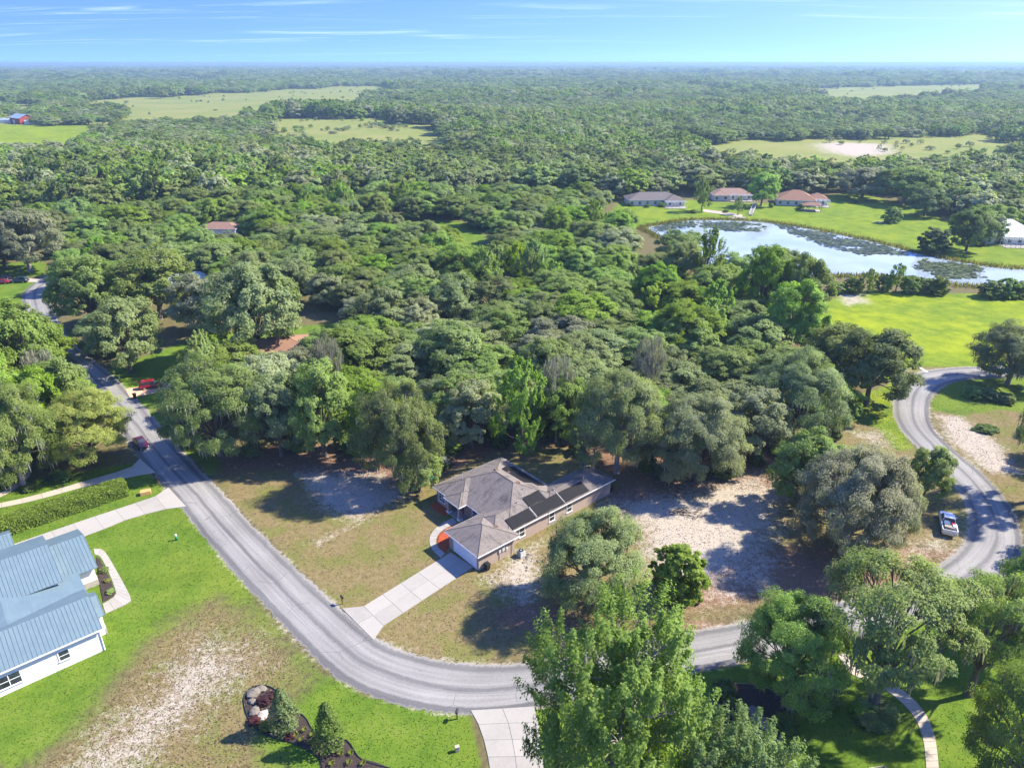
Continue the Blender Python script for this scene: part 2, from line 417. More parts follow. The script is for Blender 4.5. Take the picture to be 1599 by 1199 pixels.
class MB:
    def __init__(self):
        self.v, self.f, self.uv, self.sm = [], [], [], []
    def face(self, pts, uvs=None, smooth=False):
        b = len(self.v)
        self.v += [tuple(p) for p in pts]
        self.f.append(tuple(range(b, b + len(pts))))
        self.uv.append(uvs)
        self.sm.append(smooth)
        return self
    def box(self, x0, x1, y0, y1, z0, z1, m=None):
        P = [Vector((x, y, z)) for z in (z0, z1) for y in (y0, y1) for x in (x0, x1)]
        if m is not None:
            P = [m @ p for p in P]
        b = len(self.v)
        self.v += [tuple(p) for p in P]
        for f in ((0, 2, 3, 1), (4, 5, 7, 6), (0, 1, 5, 4), (2, 6, 7, 3), (0, 4, 6, 2), (1, 3, 7, 5)):
            self.f.append(tuple(b + i for i in f)); self.uv.append(None); self.sm.append(False)
        return self
    def prism(self, poly, z0, z1):
        n = len(poly)
        a = sum(poly[i][0] * poly[(i + 1) % n][1] - poly[(i + 1) % n][0] * poly[i][1] for i in range(n))
        if a < 0: poly = poly[::-1]
        b = len(self.v)
        self.v += [(p[0], p[1], z0) for p in poly] + [(p[0], p[1], z1) for p in poly]
        fs = [tuple(b + i for i in range(n))[::-1], tuple(b + n + i for i in range(n))]
        fs += [(b + i, b + (i + 1) % n, b + n + (i + 1) % n, b + n + i) for i in range(n)]
        for f in fs:
            self.f.append(f); self.uv.append(None); self.sm.append(False)
        return self
    def tube(self, path, rad, sides=6, cap=True, smooth=True):
        path = [Vector(p) for p in path]
        b = len(self.v)
        up = Vector((0.31, 0.2, 0.93)).normalized()
        n = len(path)
        for i, p in enumerate(path):
            d = (path[min(i + 1, n - 1)] - path[max(i - 1, 0)]).normalized()
            x = d.cross(up)
            if x.length < 1e-3: x = d.cross(Vector((1, 0, 0)))
            x.normalize(); y = d.cross(x)
            r = rad[i] if isinstance(rad, (list, tuple)) else rad
            for k in range(sides):
                a = 2 * math.pi * k / sides
                self.v.append(tuple(p + x * (math.cos(a) * r) + y * (math.sin(a) * r)))
        for i in range(n - 1):
            for k in range(sides):
                k2 = (k + 1) % sides
                self.f.append((b + i * sides + k, b + i * sides + k2, b + (i + 1) * sides + k2, b + (i + 1) * sides + k))
                self.uv.append(None); self.sm.append(smooth)
        if cap:
            self.f.append(tuple(b + k for k in range(sides))); self.uv.append(None); self.sm.append(False)
            self.f.append(tuple(b + (n - 1) * sides + k for k in range(sides))[::-1]); self.uv.append(None); self.sm.append(False)
        return self
    def lathe(self, prof, cx=0, cy=0, sides=16, smooth=True):
        b = len(self.v)
        n = len(prof)
        for r, z in prof:
            for k in range(sides):
                a = 2 * math.pi * k / sides
                self.v.append((cx + r * math.cos(a), cy + r * math.sin(a), z))
        for i in range(n - 1):
            for k in range(sides):
                k2 = (k + 1) % sides
                self.f.append((b + i * sides + k, b + i * sides + k2, b + (i + 1) * sides + k2, b + (i + 1) * sides + k))
                self.uv.append(None); self.sm.append(smooth)
        self.f.append(tuple(b + k for k in range(sides))[::-1]); self.uv.append(None); self.sm.append(False)
        self.f.append(tuple(b + (n - 1) * sides + k for k in range(sides))); self.uv.append(None); self.sm.append(False)
        return self
    def mesh(self, name, mat):
        me = bpy.data.meshes.new(name)
        me.from_pydata(self.v, [], self.f)
        me.polygons.foreach_set('use_smooth', self.sm)
        if any(u is not None for u in self.uv):
            lay = me.uv_layers.new(name='UVMap')
            for p, u in zip(me.polygons, self.uv):
                if u is not None:
                    for li, c in zip(p.loop_indices, u):
                        lay.data[li].uv = c
        me.materials.append(MATS[mat])
        me.update()
        return me
    def build(self, name, mat, parent=None, bevel=0.0):
        o = bpy.data.objects.new(name, self.mesh(name, mat))
        link(o, parent)
        if bevel:
            md = o.modifiers.new('bevel', 'BEVEL')
            md.width = bevel; md.segments = 2; md.limit_method = 'ANGLE'
        return o

def obj(name, me, parent=None):
    return link(bpy.data.objects.new(name, me), parent)

def catmull(pts, n=8):
    P = [Vector(p) for p in pts]
    P = [P[0] * 2 - P[1]] + P + [P[-1] * 2 - P[-2]]
    out = []
    for i in range(1, len(P) - 2):
        for k in range(n):
            t = k / n
            a, b, c, d = P[i - 1], P[i], P[i + 1], P[i + 2]
            out.append(0.5 * ((2 * b) + (c - a) * t + (2 * a - 5 * b + 4 * c - d) * t * t + (3 * b - a - 3 * c + d) * t ** 3))
    out.append(P[-2])
    return out

# ------------------------------------------------------------------ zones of the ground (surveyed outlines)
def T(pts):      # near edge of a clearing hidden by the trees before it: surveyed at tree-top height
    return [g(x, y, 16.0).to_2d() for x, y in pts]

ROAD_PTS = [(118, 405, 6.5), (72, 440, 6.5), (55, 466, 6.5), (88, 535, 6.3), (148, 590, 6.3), (196, 640, 6.3), (248, 706, 6.3), (310, 774, 6.3), (374, 848, 6.4), (432, 908, 6.4),
            (478, 953, 6.5), (528, 1000, 6.7), (575, 1036, 6.9), (655, 1064, 7.0), (740, 1074, 6.8), (830, 1068, 6.2), (940, 1046, 6.0), (1056, 1020, 5.8), (1140, 1005, 5.8),
            (1290, 975, 5.8), (1400, 946, 5.9), (1480, 915, 6.1), (1530, 880, 6.3), (1553, 845, 6.4), (1550, 808, 6.4), (1532, 772, 6.2), (1503, 737, 5.9),
            (1462, 702, 5.9), (1432, 670, 6.0), (1422, 640, 6.2), (1428, 612, 6.6), (1452, 592, 7.0), (1500, 583, 6.4), (1570, 580, 6.2), (1660, 578, 6.2)]
road_ctr = catmull([(*g(x, y).to_2d(), w) for x, y, w in ROAD_PTS], 8)

LOT = gl([(212, 634), (300, 722), (420, 838), (480, 901), (537, 951), (585, 996), (661, 1027), (706, 1042), (825, 1037), (1048, 989), (1132, 976), (1290, 948), (1400, 925), (1499, 876),
          (1522, 838), (1507, 778), (1425, 699), (1400, 656), (1399, 602), (1330, 625), (1310, 690), (1215, 712), (1120, 735), (1010, 730), (930, 705), (850, 680), (760, 690),
          (700, 720), (640, 745), (560, 700), (480, 705), (400, 712), (330, 712), (270, 668)])
Z_LUSH = [
    (gl([(223, 720), (288, 790), (330, 842), (420, 940), (480, 1008), (570, 1084), (660, 1106), (735, 1113), (760, 1230), (520, 1230), (380, 1230), (0, 1230), (-60, 1100), (-60, 770), (80, 745)]), 1.5),
    (gl([(212, 632), (330, 745), (345, 720), (300, 690), (262, 650)]), 2.0),
    (gl([(832, 1106), (1060, 1054), (1146, 1040), (1290, 1000), (1400, 965), (1499, 940), (1560, 900), (1640, 900), (1640, 1260), (850, 1260)]), 1.2),
    (gl([(1330, 620), (1399, 598), (1401, 655), (1425, 699), (1400, 705), (1370, 668), (1325, 655)]), 3.0),
    (gl([(1452, 628), (1480, 598), (1515, 590), (1660, 586), (1660, 650), (1560, 640), (1500, 650), (1456, 640)]), 3.0),
    (gl([(1250, 500), (1300, 465), (1350, 455), (1660, 462), (1660, 575), (1515, 573), (1425, 573), (1395, 600), (1340, 560)]), 4.0),
    (gl([(940, 352), (965, 316), (1075, 312), (1110, 316), (1210, 318), (1330, 300), (1440, 325), (1540, 380), (1660, 384), (1660, 424), (1540, 416), (1400, 388), (1280, 362), (1200, 349), (1060, 347), (990, 356)]), 8.0),
    (gl([(0, 438), (60, 440), (48, 470), (20, 480), (-60, 480), (-60, 438)]), 3.0), (gl([(-60, 420), (70, 405), (75, 432), (-60, 434)]), 3.0),
    (gl([(150, 585), (200, 565), (330, 520), (520, 505), (510, 545), (300, 560), (262, 600), (260, 640), (214, 634)]), 4.0),
    (gl([(560, 350), (720, 345), (765, 372), (740, 392), (690, 390)]), 10.0),
    (gl([(-80, 197), (140, 194)]) + T([(140, 210), (-80, 216)]), 12.0), (gl([(66, 230), (135, 217)]) + T([(142, 238), (88, 248)]), 10.0),
    (gl([(1060, 268), (1105, 266), (1110, 285), (1065, 288)]), 6.0),
]
Z_DRY = [(LOT, 2.0), (gl([(240, 1000), (330, 940), (420, 985), (470, 1060), (380, 1150), (420, 1230), (20, 1230), (140, 1130)]), 9.0),
         (gl([(1452, 640), (1600, 640), (1660, 760), (1600, 800), (1560, 770), (1500, 715)]), 4.0), (gl([(760, 1113), (1040, 1060), (1060, 1230), (850, 1230)]), 4.0),
         (gl([(120, 808), (200, 782), (205, 790), (125, 818)]), 1.5), (gl([(1320, 600), (1420, 573), (1520, 573), (1420, 582)]), 2.5)]
Z_SAND = [
    (gl([(300, 990), (395, 1005), (425, 1035), (345, 1085), (300, 1140), (190, 1230), (60, 1230), (150, 1140), (240, 1060)]), 9.0, 0.80),
    (gl([(465, 738), (505, 735), (600, 740), (640, 770), (560, 812), (500, 790)]), 5.0, 0.95), (gl([(475, 848), (545, 815), (565, 820), (500, 858)]), 2.5, 0.66),
    (gl([(935, 785), (1040, 760), (1180, 735), (1235, 760), (1230, 830), (1180, 910), (1060, 950), (1000, 900), (985, 840)]), 8.0, 0.80),
    (gl([(960, 780), (1060, 770), (1200, 770), (1160, 815), (1040, 830), (985, 810)]), 5.0, 0.85),
    (gl([(745, 903), (790, 868), (822, 850), (850, 840), (850, 920), (820, 950)]), 5.0, 0.78),
    (gl([(1040, 880), (1180, 840), (1250, 860), (1230, 940), (1080, 975)]), 8.0, 0.64),
    (gl([(1310, 672), (1380, 665), (1410, 700), (1370, 712)]), 4.0, 0.62), (gl([(1400, 840), (1500, 800), (1520, 838), (1490, 880), (1380, 905)]), 6.0, 0.66),
    (gl([(1456, 645), (1500, 648), (1560, 690), (1600, 740), (1545, 742), (1480, 690)]), 3.5, 0.85), (gl([(1300, 458), (1352, 458), (1360, 474), (1320, 480)]), 6.0, 0.8),
    (gl([(1395, 598), (1410, 574), (1425, 574), (1402, 606)]), 1.5, 0.7), (gl([(1130, 325), (1215, 318), (1212, 324), (1135, 331)]), 4.0, 0.4),
    (gl([(1350, 345), (1420, 338), (1400, 350), (1360, 352)]), 5.0, 0.55),
    (gl([(590, 1003), (661, 1029), (720, 1044), (830, 1039), (830, 1030), (720, 1030), (661, 1014), (600, 990)]), 1.5, 0.60),
    (gl([(1048, 985), (1132, 972), (1290, 940), (1400, 918), (1400, 905), (1290, 925), (1132, 958), (1048, 975)]), 3.0, 0.58),
]
Z_NEEDLE = [(gl([(930, 760), (1100, 748), (1210, 730), (1225, 790), (1150, 770), (1040, 775), (960, 800)]), 7.0), (gl([(1060, 860), (1180, 850), (1260, 870), (1180, 945), (1070, 960)]), 9.0), (gl([(330, 712), (470, 690), (560, 690), (640, 735), (700, 700), (760, 660), (850, 650), (960, 690), (1100, 720), (1220, 700), (1240, 760), (1100, 770), (990, 790), (900, 700), (830, 700), (750, 715), (665, 755), (600, 770), (520, 745), (430, 735), (350, 742)]), 7.0),
            (gl([(960, 745), (1220, 720), (1240, 745), (1080, 765), (985, 780)]), 6.0), (gl([(740, 960), (830, 930), (900, 960), (1000, 960), (1130, 975), (1040, 985), (830, 1000)]), 9.0),
            (gl([(1180, 850), (1420, 850), (1500, 860), (1400, 920), (1200, 950)]), 9.0)]
FIELDS = [gl([(455, 128.5), (560, 127), (600, 129), (500, 131)]), gl([(900, 128), (1010, 126), (1020, 128.5), (920, 130.5)]), gl([(240, 128), (330, 126), (340, 128), (260, 130)]), gl([(130, 158), (300, 150), (560, 134), (605, 136), (600, 152)]) + T([(540, 155), (440, 158), (340, 172), (250, 176), (150, 178)]),
          gl([(395, 187), (500, 184), (600, 190), (700, 194)]) + T([(690, 208), (600, 213), (500, 208), (420, 192)]),
          gl([(1085, 220), (1250, 214), (1400, 216), (1640, 212)]) + T([(1640, 236), (1480, 232), (1390, 240), (1320, 236), (1200, 224), (1100, 228)]),
          gl([(1255, 140), (1420, 134), (1570, 131)]) + T([(1545, 137), (1440, 146), (1330, 152), (1270, 147)]),
          gl([(690, 134), (765, 130), (760, 134), (700, 137)]), gl([(700, 129.5), (760, 127), (765, 130), (705, 132)]),
          gl([(0, 160), (60, 160), (60, 168)]) + T([(40, 172), (-40, 172)]),
          gl([(-60, 197), (140, 194)]) + T([(140, 208), (-60, 213)]), gl([(70, 232), (135, 219)]) + T([(140, 236), (90, 246)])]
LAKE_PX = [(1000, 356), (1050, 347), (1100, 343), (1200, 347), (1280, 360), (1340, 372), (1400, 386), (1440, 397), (1540, 415), (1660, 428), (1660, 458), (1560, 450), (1490, 446), (1400, 434), (1300, 432), (1200, 445), (1110, 430), (1070, 395), (1030, 372)]
LAKE = [p.to_2d() for p in catmull([g(x, y) for x, y in LAKE_PX + LAKE_PX[:1]], 4)[:-1]]
WETLAND = gl([(1270, 226), (1300, 222), (1385, 225), (1400, 240), (1340, 246), (1290, 238)])

def poly_sd(P, poly):
    """signed distance (positive inside) of points P (n,2) to polygon"""
    A = np.array([[p[0], p[1]] for p in poly])
    B = np.roll(A, -1, axis=0)
    d2 = np.full(len(P), 1e18)
    inside = np.zeros(len(P), bool)
    for a, b in zip(A, B):
        e = b - a
        w = P - a
        t = np.clip((w @ e) / max(e @ e, 1e-9), 0, 1)
        q = w - t[:, None] * e
        d2 = np.minimum(d2, (q * q).sum(1))
        cond = (a[1] > P[:, 1]) != (b[1] > P[:, 1])
        if b[1] != a[1]:
            xi = (b[0] - a[0]) * (P[:, 1] - a[1]) / (b[1] - a[1]) + a[0]
            inside ^= cond & (P[:, 0] < xi)
    return np.where(inside, 1, -1) * np.sqrt(d2)
def zone(P, poly, feather, strength=1.0):
    A = np.array([[p[0], p[1]] for p in poly])
    lo, hi = A.min(0) - feather * 2, A.max(0) + feather * 2
    sel = ((P >= lo) & (P <= hi)).all(1)
    out = np.zeros(len(P))
    if sel.any():
        out[sel] = np.clip(0.5 + poly_sd(P[sel], poly) / (2 * feather), 0, 1) * strength
    return out

# ------------------------------------------------------------------ the ground sheet
def axis(lo, hi, step, far_lo, far_hi, grow=1.09):
    a = list(np.arange(lo, hi + 1e-6, step))
    s = step
    x = a[-1]
    while x < far_hi:
        s = min(s * grow, 2500); x += s; a.append(x)
    s = step; x = a[0]; pre = []
    while x > far_lo:
        s = min(s * grow, 2500); x -= s; pre.append(x)
    return np.array(pre[::-1] + a)
fine_road = catmull([(p[0], p[1], p[2]) for p in road_ctr], 3)
def ground():
    xs = axis(-75, 95, 0.75, -30000, 30000, 1.06)
    ys = axis(34, 165, 0.75, -2500, 32000, 1.045)
    X, Y = np.meshgrid(xs, ys)
    P = np.stack([X.ravel(), Y.ravel()], 1)
    n = len(P)
    lush = np.zeros(n); dry = np.zeros(n); sand = np.zeros(n); needle = np.zeros(n); field = np.zeros(n)
    for poly, f in Z_LUSH: lush = np.maximum(lush, zone(P, poly, f))
    for poly, f in Z_DRY: dry = np.maximum(dry, zone(P, poly, f))
    for poly, f, s in Z_SAND: sand = np.maximum(sand, zone(P, poly, f, s))
    for poly, f in Z_NEEDLE: needle = np.maximum(needle, zone(P, poly, f))
    for poly in FIELDS[:-2]: field = np.maximum(field, zone(P, poly, 14))
    field = np.maximum(field, 0.75 * np.clip((np.hypot(P[:, 0], P[:, 1]) - 420) / 120, 0, 1))
    sandpatch = zone(P, Z_DRY[1][0], 9.0)
    lush *= 1 - np.clip(sandpatch * 1.15, 0, 0.62)
    dry *= 1 - needle
    wet = zone(P, WETLAND, 30)
    sand = np.maximum(sand, wet * 0.95)
    r = np.hypot(P[:, 0], P[:, 1])
    canopy = np.clip((r - 5000) / 1500, 0, 1)
    yellow = np.zeros(n)
    for k, f, st in ((5, 6, 1.0), (6, 8, 0.45), (3, 3, 0.8), (11, 12, 0.8), (12, 10, 0.6)): yellow = np.maximum(yellow, zone(P, Z_LUSH[k][0], f, st))
    near = np.where((np.abs(P[:, 0] - 10) < 110) & (P[:, 1] > 30) & (P[:, 1] < 230))[0]
    dd = np.full(len(near), 99.0)
    for q in fine_road: dd = np.minimum(dd, np.hypot(P[near, 0] - q[0], P[near, 1] - q[1]) - q[2] / 2)
    sand[near] = np.maximum(sand[near], 0.52 * np.exp(-(dd / 0.75) ** 2))
    me = bpy.data.meshes.new('ground')
    nx, ny = len(xs), len(ys)
    co = np.zeros((n, 3), np.float32); co[:, :2] = P
    me.vertices.add(n); me.vertices.foreach_set('co', co.ravel())
    i, j = np.meshgrid(np.arange(nx - 1), np.arange(ny - 1))
    a = (j * nx + i).ravel()
    F = np.stack([a, a + 1, a + nx + 1, a + nx], 1).astype(np.int32)
    me.loops.add(F.size); me.loops.foreach_set('vertex_index', F.ravel())
    me.polygons.add(len(F)); me.polygons.foreach_set('loop_start', np.arange(0, F.size, 4, dtype=np.int32))
    for nm, ch in (('zone_a', (lush, dry, sand)), ('zone_b', (needle, field, canopy))):
        at = me.attributes.new(nm, 'FLOAT_COLOR', 'POINT')
        at.data.foreach_set('color', np.stack([*ch, yellow], 1).astype(np.float32).ravel())
    me.materials.append(MATS['ground'])
    me.update(); me.validate()
    return tag(obj('ground', me), 'flat ground of lawns, sand and woodland floor', None, None, 'structure')
ground()

# ------------------------------------------------------------------ road, water, drives and paths
def ribbon(name, ctr, mat, z, crown=0.05, cols=8, jitter=0.2):
    m = MB()
    rows = []
    L = 0.0
    for i, p in enumerate(ctr):
        a, b = ctr[max(i - 1, 0)], ctr[min(i + 1, len(ctr) - 1)]
        d = Vector((b[0] - a[0], b[1] - a[1])).normalized()
        nrm = Vector((-d.y, d.x))
        if i: L += (Vector(p[:2]) - Vector(ctr[i - 1][:2])).length
        row = []
        for k in range(cols + 1):
            t = k / cols
            w = p[2] * (t - 0.5)
            if k in (0, cols): w += random.uniform(-jitter, jitter)
            q = Vector(p[:2]) + nrm * w
            row.append(((q.x, q.y, z + crown * (1 - (2 * t - 1) ** 2)), (L, t)))
        rows.append(row)
    for r0, r1 in zip(rows, rows[1:]):
        for k in range(cols):
            q = (r0[k], r1[k], r1[k + 1], r0[k + 1])
            m.face([x[0] for x in q][::-1], [x[1] for x in q][::-1], True)
    return m.build(name, mat)
fine = fine_road
tag(ribbon('road', fine, 'asphalt', 0.012), 'grey asphalt road sweeping round the corner lot', None, None, 'structure')

m = MB()
m.face([(p.x, p.y, 0.03) for p in LAKE])
tag(m.build('pond_water', 'water'), 'still pond water reflecting the sky', None, None, 'structure')

def slab_path(name, label, A, B, mat, cols=1, gap=0.025, h=0.05, z=0.012):
    """two edge lines of equal length; a raised slab between each pair of stations"""
    root = bpy.data.objects.new(name, None); link(root); tag(root, label, None, None, 'structure')
    k = 0
    for i in range(len(A) - 1):
        for c in range(cols):
            t0, t1 = c / cols, (c + 1) / cols
            q = [A[i].lerp(B[i], t0), A[i + 1].lerp(B[i + 1], t0), A[i + 1].lerp(B[i + 1], t1), A[i].lerp(B[i], t1)]
            ctr = sum((p for p in q), Vector((0, 0))) / 4
            q = [p + (ctr - p).normalized() * gap for p in q]
            mm = MB(); mm.prism([(p.x, p.y) for p in q], z - 0.02, z + h + random.uniform(-0.004, 0.004))
            mm.build('slab', mat, root)
    mm = MB()
    for i in range(len(A) - 1):
        mm.face([(*A[i], z), (*A[i + 1], z), (*B[i + 1], z), (*B[i], z)])
    mm.build('joint_bed', 'concrete_dark', root)
    return root
def resample(pts, n):
    pts = [Vector(p) for p in pts]
    L = [0]
    for a, b in zip(pts, pts[1:]): L.append(L[-1] + (b - a).length)
    out = []
    for k in range(n + 1):
        t = L[-1] * k / n
        i = max(j for j in range(len(L)) if L[j] <= t + 1e-9); i = min(i, len(pts) - 2)
        out.append(pts[i].lerp(pts[i + 1], (t - L[i]) / max(L[i + 1] - L[i], 1e-9)))
    return out
def drive(name, label, a, b, n, mat, cols=1, smooth=False, flare=False):
    A, B = gl(a), gl(b)
    if smooth: A, B = catmull(A, 6), catmull(B, 6)
    if flare:
        A2, B2 = resample(A[:-1], n) + [A[-1]], resample(B[:-1], n) + [B[-1]]
    else:
        A2, B2 = resample(A, n), resample(B, n)
    return slab_path(name, label, A2, B2, mat, cols)
drive('driveway', 'pale concrete drive to the tan house garage', [(704, 862.5), (568, 946.5), (534, 950)], [(739, 885.5), (599, 977), (583, 999)], 5, 'concrete', 2, flare=True)
drive('driveway', 'pale concrete drive meeting the road bend at the bottom', [(735, 1109), (752, 1140), (766, 1199), (768, 1240)], [(834, 1103), (841, 1130), (849, 1199), (851, 1240)], 5, 'concrete', 2)
drive('driveway', 'long concrete drive between hedge and blue-roofed house', [(263, 761), (246, 774), (192, 792), (134, 811), (23, 849), (-30, 868)], [(291, 791), (268, 793), (206, 808), (136, 837), (28, 863), (-20, 882)], 9, 'concrete')
drive('driveway', 'narrow concrete drive behind the clipped hedge', [(218, 716), (205, 730), (190, 735), (120, 755), (50, 775), (-30, 792)], [(243, 738), (222, 741), (200, 746), (125, 762), (50, 783), (-30, 799)], 9, 'concrete_tan')
drive('garden_path', 'pale curving path under the trees left of the hedge', [(-10, 774), (20, 758), (38, 742), (44, 720)], [(-10, 781), (24, 764), (46, 744), (51, 722)], 8, 'concrete_tan', smooth=True)
drive('driveway', 'tan brick-coloured drive under the red estate car', [(195, 607), (219, 604), (251, 598), (285, 594), (330, 590)], [(203, 621), (217, 619), (264, 609), (290, 605), (335, 601)], 6, 'concrete_orange')
drive('driveway', 'concrete drive with parked cars beyond the road', [(68, 436), (40, 435), (10, 436), (-40, 437)], [(68, 441), (40, 440.5), (10, 441), (-40, 442)], 6, 'concrete_tan')
drive('garden_path', 'curved concrete walk from drive to front porch', [(688, 871), (675, 858), (670.5, 846), (673, 834), (686, 820), (707, 808)], [(695, 864), (685, 855), (681, 846), (684, 835), (694, 826), (714, 816)], 14, 'concrete', smooth=True)
drive('garden_path', 'white concrete walk wrapping the blue-roofed house corner', [(146, 857), (158, 857), (168, 867), (190, 905), (203, 930), (205, 938), (196, 944), (165, 958)], [(148, 866), (155, 868), (163, 880), (174, 904), (181, 925), (180, 930), (172, 936), (160, 943)], 18, 'concrete', smooth=True)
drive('garden_path', 'weathered stone path curving past the dark oak trunk', [(1308, 1022), (1326, 1050), (1360, 1066), (1395, 1086), (1424, 1115), (1440, 1150), (1446, 1199), (1446, 1230)], [(1322, 1020), (1338, 1042), (1372, 1057), (1410, 1078), (1441, 1108), (1459, 1147), (1466, 1199), (1467, 1230)], 24, 'concrete_tan', smooth=True)
drive('dock_path', 'pale sandy path leading to the pond dock', [(1098, 327), (1130, 331), (1160, 336)], [(1098, 331), (1128, 335), (1158, 340)], 5, 'concrete_tan')
# painted stop line at the junction
mm = MB(); mm.face([(*p, 0.075) for p in gl([(1433, 573.5), (1437, 573.5), (1450, 581), (1446, 582)])][::-1])
tag(mm.build('stop_line_marking', 'road_paint'), 'worn white stop line at the road junction', None, None, 'structure')


# ------------------------------------------------------------------ buildings
def hip_faces(m, u0, u1, v0, v1, z0, s, ridge_axis=None):
    """hip roof solid; uv runs along the eave and up the slope"""
    du, dv = u1 - u0, v1 - v0
    h = min(du, dv) / 2
    zt = z0 + s * h
    if du >= dv:
        a, b = (u0 + h, v0 + h, zt), (u1 - h, v0 + h, zt)
    else:
        a, b = (u0 + h, v0 + h, zt), (u0 + h, v1 - h, zt)
    c = [(u0, v0, z0), (u1, v0, z0), (u1, v1, z0), (u0, v1, z0)]
    def add(pts, ax):
        ln = math.hypot(1, s)
        uvs = []
        for p in pts:
            al = p[0] if ax == 0 else p[1]
            uvs.append((al, (p[2] - z0) / s * ln))
        m.face(pts, uvs)
    if du >= dv:
        add([c[0], c[1], b, a], 0); add([c[2], c[3], a, b], 0)
        add([c[1], c[2], b], 1); add([c[3], c[0], a], 1)
    else:
        add([c[0], c[1], a], 0); add([c[2], c[3], b], 0)
        add([c[1], c[2], b, a], 1); add([c[3], c[0], a, b], 1)
    m.face(c[::-1], [(p[0], p[1]) for p in c[::-1]])
def hip(parent, mat, u0, u1, v0, v1, z0, s, fascia='white_paint', fh=0.17):
    m = MB(); hip_faces(m, u0, u1, v0, v1, z0, s)
    r = m.build('roof', mat, parent)
    f = MB()
    e = 0.03
    zt = z0 - 0.012
    f.box(u0 - e, u1 + e, v0 - e, v0 + e, z0 - fh, zt); f.box(u0 - e, u1 + e, v1 - e, v1 + e, z0 - fh, zt)
    f.box(u0 - e, u0 + e, v0 + e, v1 - e, z0 - fh, zt); f.box(u1 - e, u1 + e, v0 + e, v1 - e, z0 - fh, zt)
    f.build('fascia', fascia, r)
    # ridge and hip caps
    du, dv = u1 - u0, v1 - v0
    h = min(du, dv) / 2; zt = z0 + s * h
    ends = [(u0 + h, v0 + h, zt), (u1 - h, v0 + h, zt)] if du >= dv else [(u0 + h, v0 + h, zt), (u0 + h, v1 - h, zt)]
    cap = MB()
    cn = [(u0, v0, z0), (u1, v0, z0), (u1, v1, z0), (u0, v1, z0)]
    for c in cn:
        e2 = min(ends, key=lambda q: (q[0] - c[0]) ** 2 + (q[1] - c[1]) ** 2)
        cap.tube([c, e2], 0.055, 4, True, False)
    if (Vector(ends[0]) - Vector(ends[1])).length > 0.3: cap.tube(ends, 0.06, 4, True, False)
    cap.build('ridge_cap', mat, r)
    return r
def gable(parent, mat, p0, p1, q0, q1, z0, s, th=0.14, name='roof'):
    """gable roof, ridge along p; returns roof"""
    h = (q1 - q0) / 2; zt = z0 + s * h; qm = (q0 + q1) / 2
    m = MB(); ln = math.hypot(1, s) * h
    for sg, qe in ((1, q0), (-1, q1)):
        top = [(p0, qe, z0), (p1, qe, z0), (p1, qm, zt), (p0, qm, zt)]
        uv = [(p0, 0), (p1, 0), (p1, ln), (p0, ln)]
        if sg < 0: top, uv = top[::-1], uv[::-1]
        m.face(top, uv)
        m.face([(x, y, z - th) for x, y, z in top][::-1], uv[::-1])
        m.face([(p0, qe, z0 - th), (p1, qe, z0 - th), (p1, qe, z0), (p0, qe, z0)][::sg], [(0, 0)] * 4)
        for pe, k in ((p0, -1), (p1, 1)):
            m.face([(pe, qe, z0 - th), (pe, qm, zt - th), (pe, qm, zt), (pe, qe, z0)][::sg * k], [(0, 0)] * 4)
    return m.build(name, mat, parent)
def window(parent, side, a, z, w, h, cols=1, rows=2, d=0.0, frame='white_paint', name='window'):
    """side: ('u', value, sign) plane u = value facing sign; a is the centre along the other axis"""
    ax, val, sg = side
    def bx(m, a0, a1, t0, t1, z0, z1):
        lo, hi = sorted((val + sg * t0, val + sg * t1))
        if ax == 'u': m.box(lo, hi, a0, a1, z0, z1)
        else: m.box(a0, a1, lo, hi, z0, z1)
        return m
    f = MB(); fw = 0.09
    bx(f, a - w / 2 - fw, a + w / 2 + fw, -0.05, 0.05, z + h / 2, z + h / 2 + fw)
    bx(f, a - w / 2 - fw, a - w / 2, -0.05, 0.05, z - h / 2, z + h / 2)
    bx(f, a + w / 2, a + w / 2 + fw, -0.05, 0.05, z - h / 2, z + h / 2)
    for i in range(1, cols): bx(f, a - w / 2 + w * i / cols - 0.04, a - w / 2 + w * i / cols + 0.04, -0.04, 0.045, z - h / 2, z + h / 2)
    for i in range(1, rows): bx(f, a - w / 2, a + w / 2, -0.04, 0.042, z - h / 2 + h * i / rows - 0.03, z - h / 2 + h * i / rows + 0.03)
    fr = f.build(name, frame, parent)
    s = MB(); bx(s, a - w / 2 - 0.15, a + w / 2 + 0.15, -0.05, 0.11, z - h / 2 - 0.1, z - h / 2)
    s.build('sill', frame, fr)
    for i in range(cols):
        for j in range(rows):
            p = MB()
            bx(p, a - w / 2 + w * i / cols + 0.04, a - w / 2 + w * (i + 1) / cols - 0.04, -0.03, 0.015, z - h / 2 + h * j / rows + 0.03, z - h / 2 + h * (j + 1) / rows - 0.03)
            p.build('pane', 'glass', fr)
    return fr

# --- tan stucco house with hipped roofs -------------------------------------------------
HA = R(40.41); HO = (-4.49, 75.76)
house = thing('stucco_house', 'tan stucco house with hipped shingle roof and black solar heating panels', 'house', (*HO, 0), HA)
def hw(u, v, z=0):
    return Vector((HO[0] + u * math.cos(HA) - v * math.sin(HA), HO[1] + u * math.sin(HA) + v * math.cos(HA), z))
SL = 0.4167; EZ = 2.78
wall_poly = [(0.5, 0.5), (6.75, 0.5), (6.75, 1.82), (27.75, 1.82), (27.75, 6.6), (18.65, 6.6), (18.65, 17.7), (5.75, 17.7), (5.75, 14.35), (6.85, 14.35), (6.85, 7.2), (0.5, 7.2)]
mm = MB(); mm.prism(wall_poly, 0, 2.62); mm.build('wall', 'stucco', house)
mm = MB(); mm.prism([(5.2, 11.1), (6.9, 11.1), (6.9, 14.4), (5.2, 14.4)], 0.0, 0.09); mm.build('porch_floor', 'concrete', house)
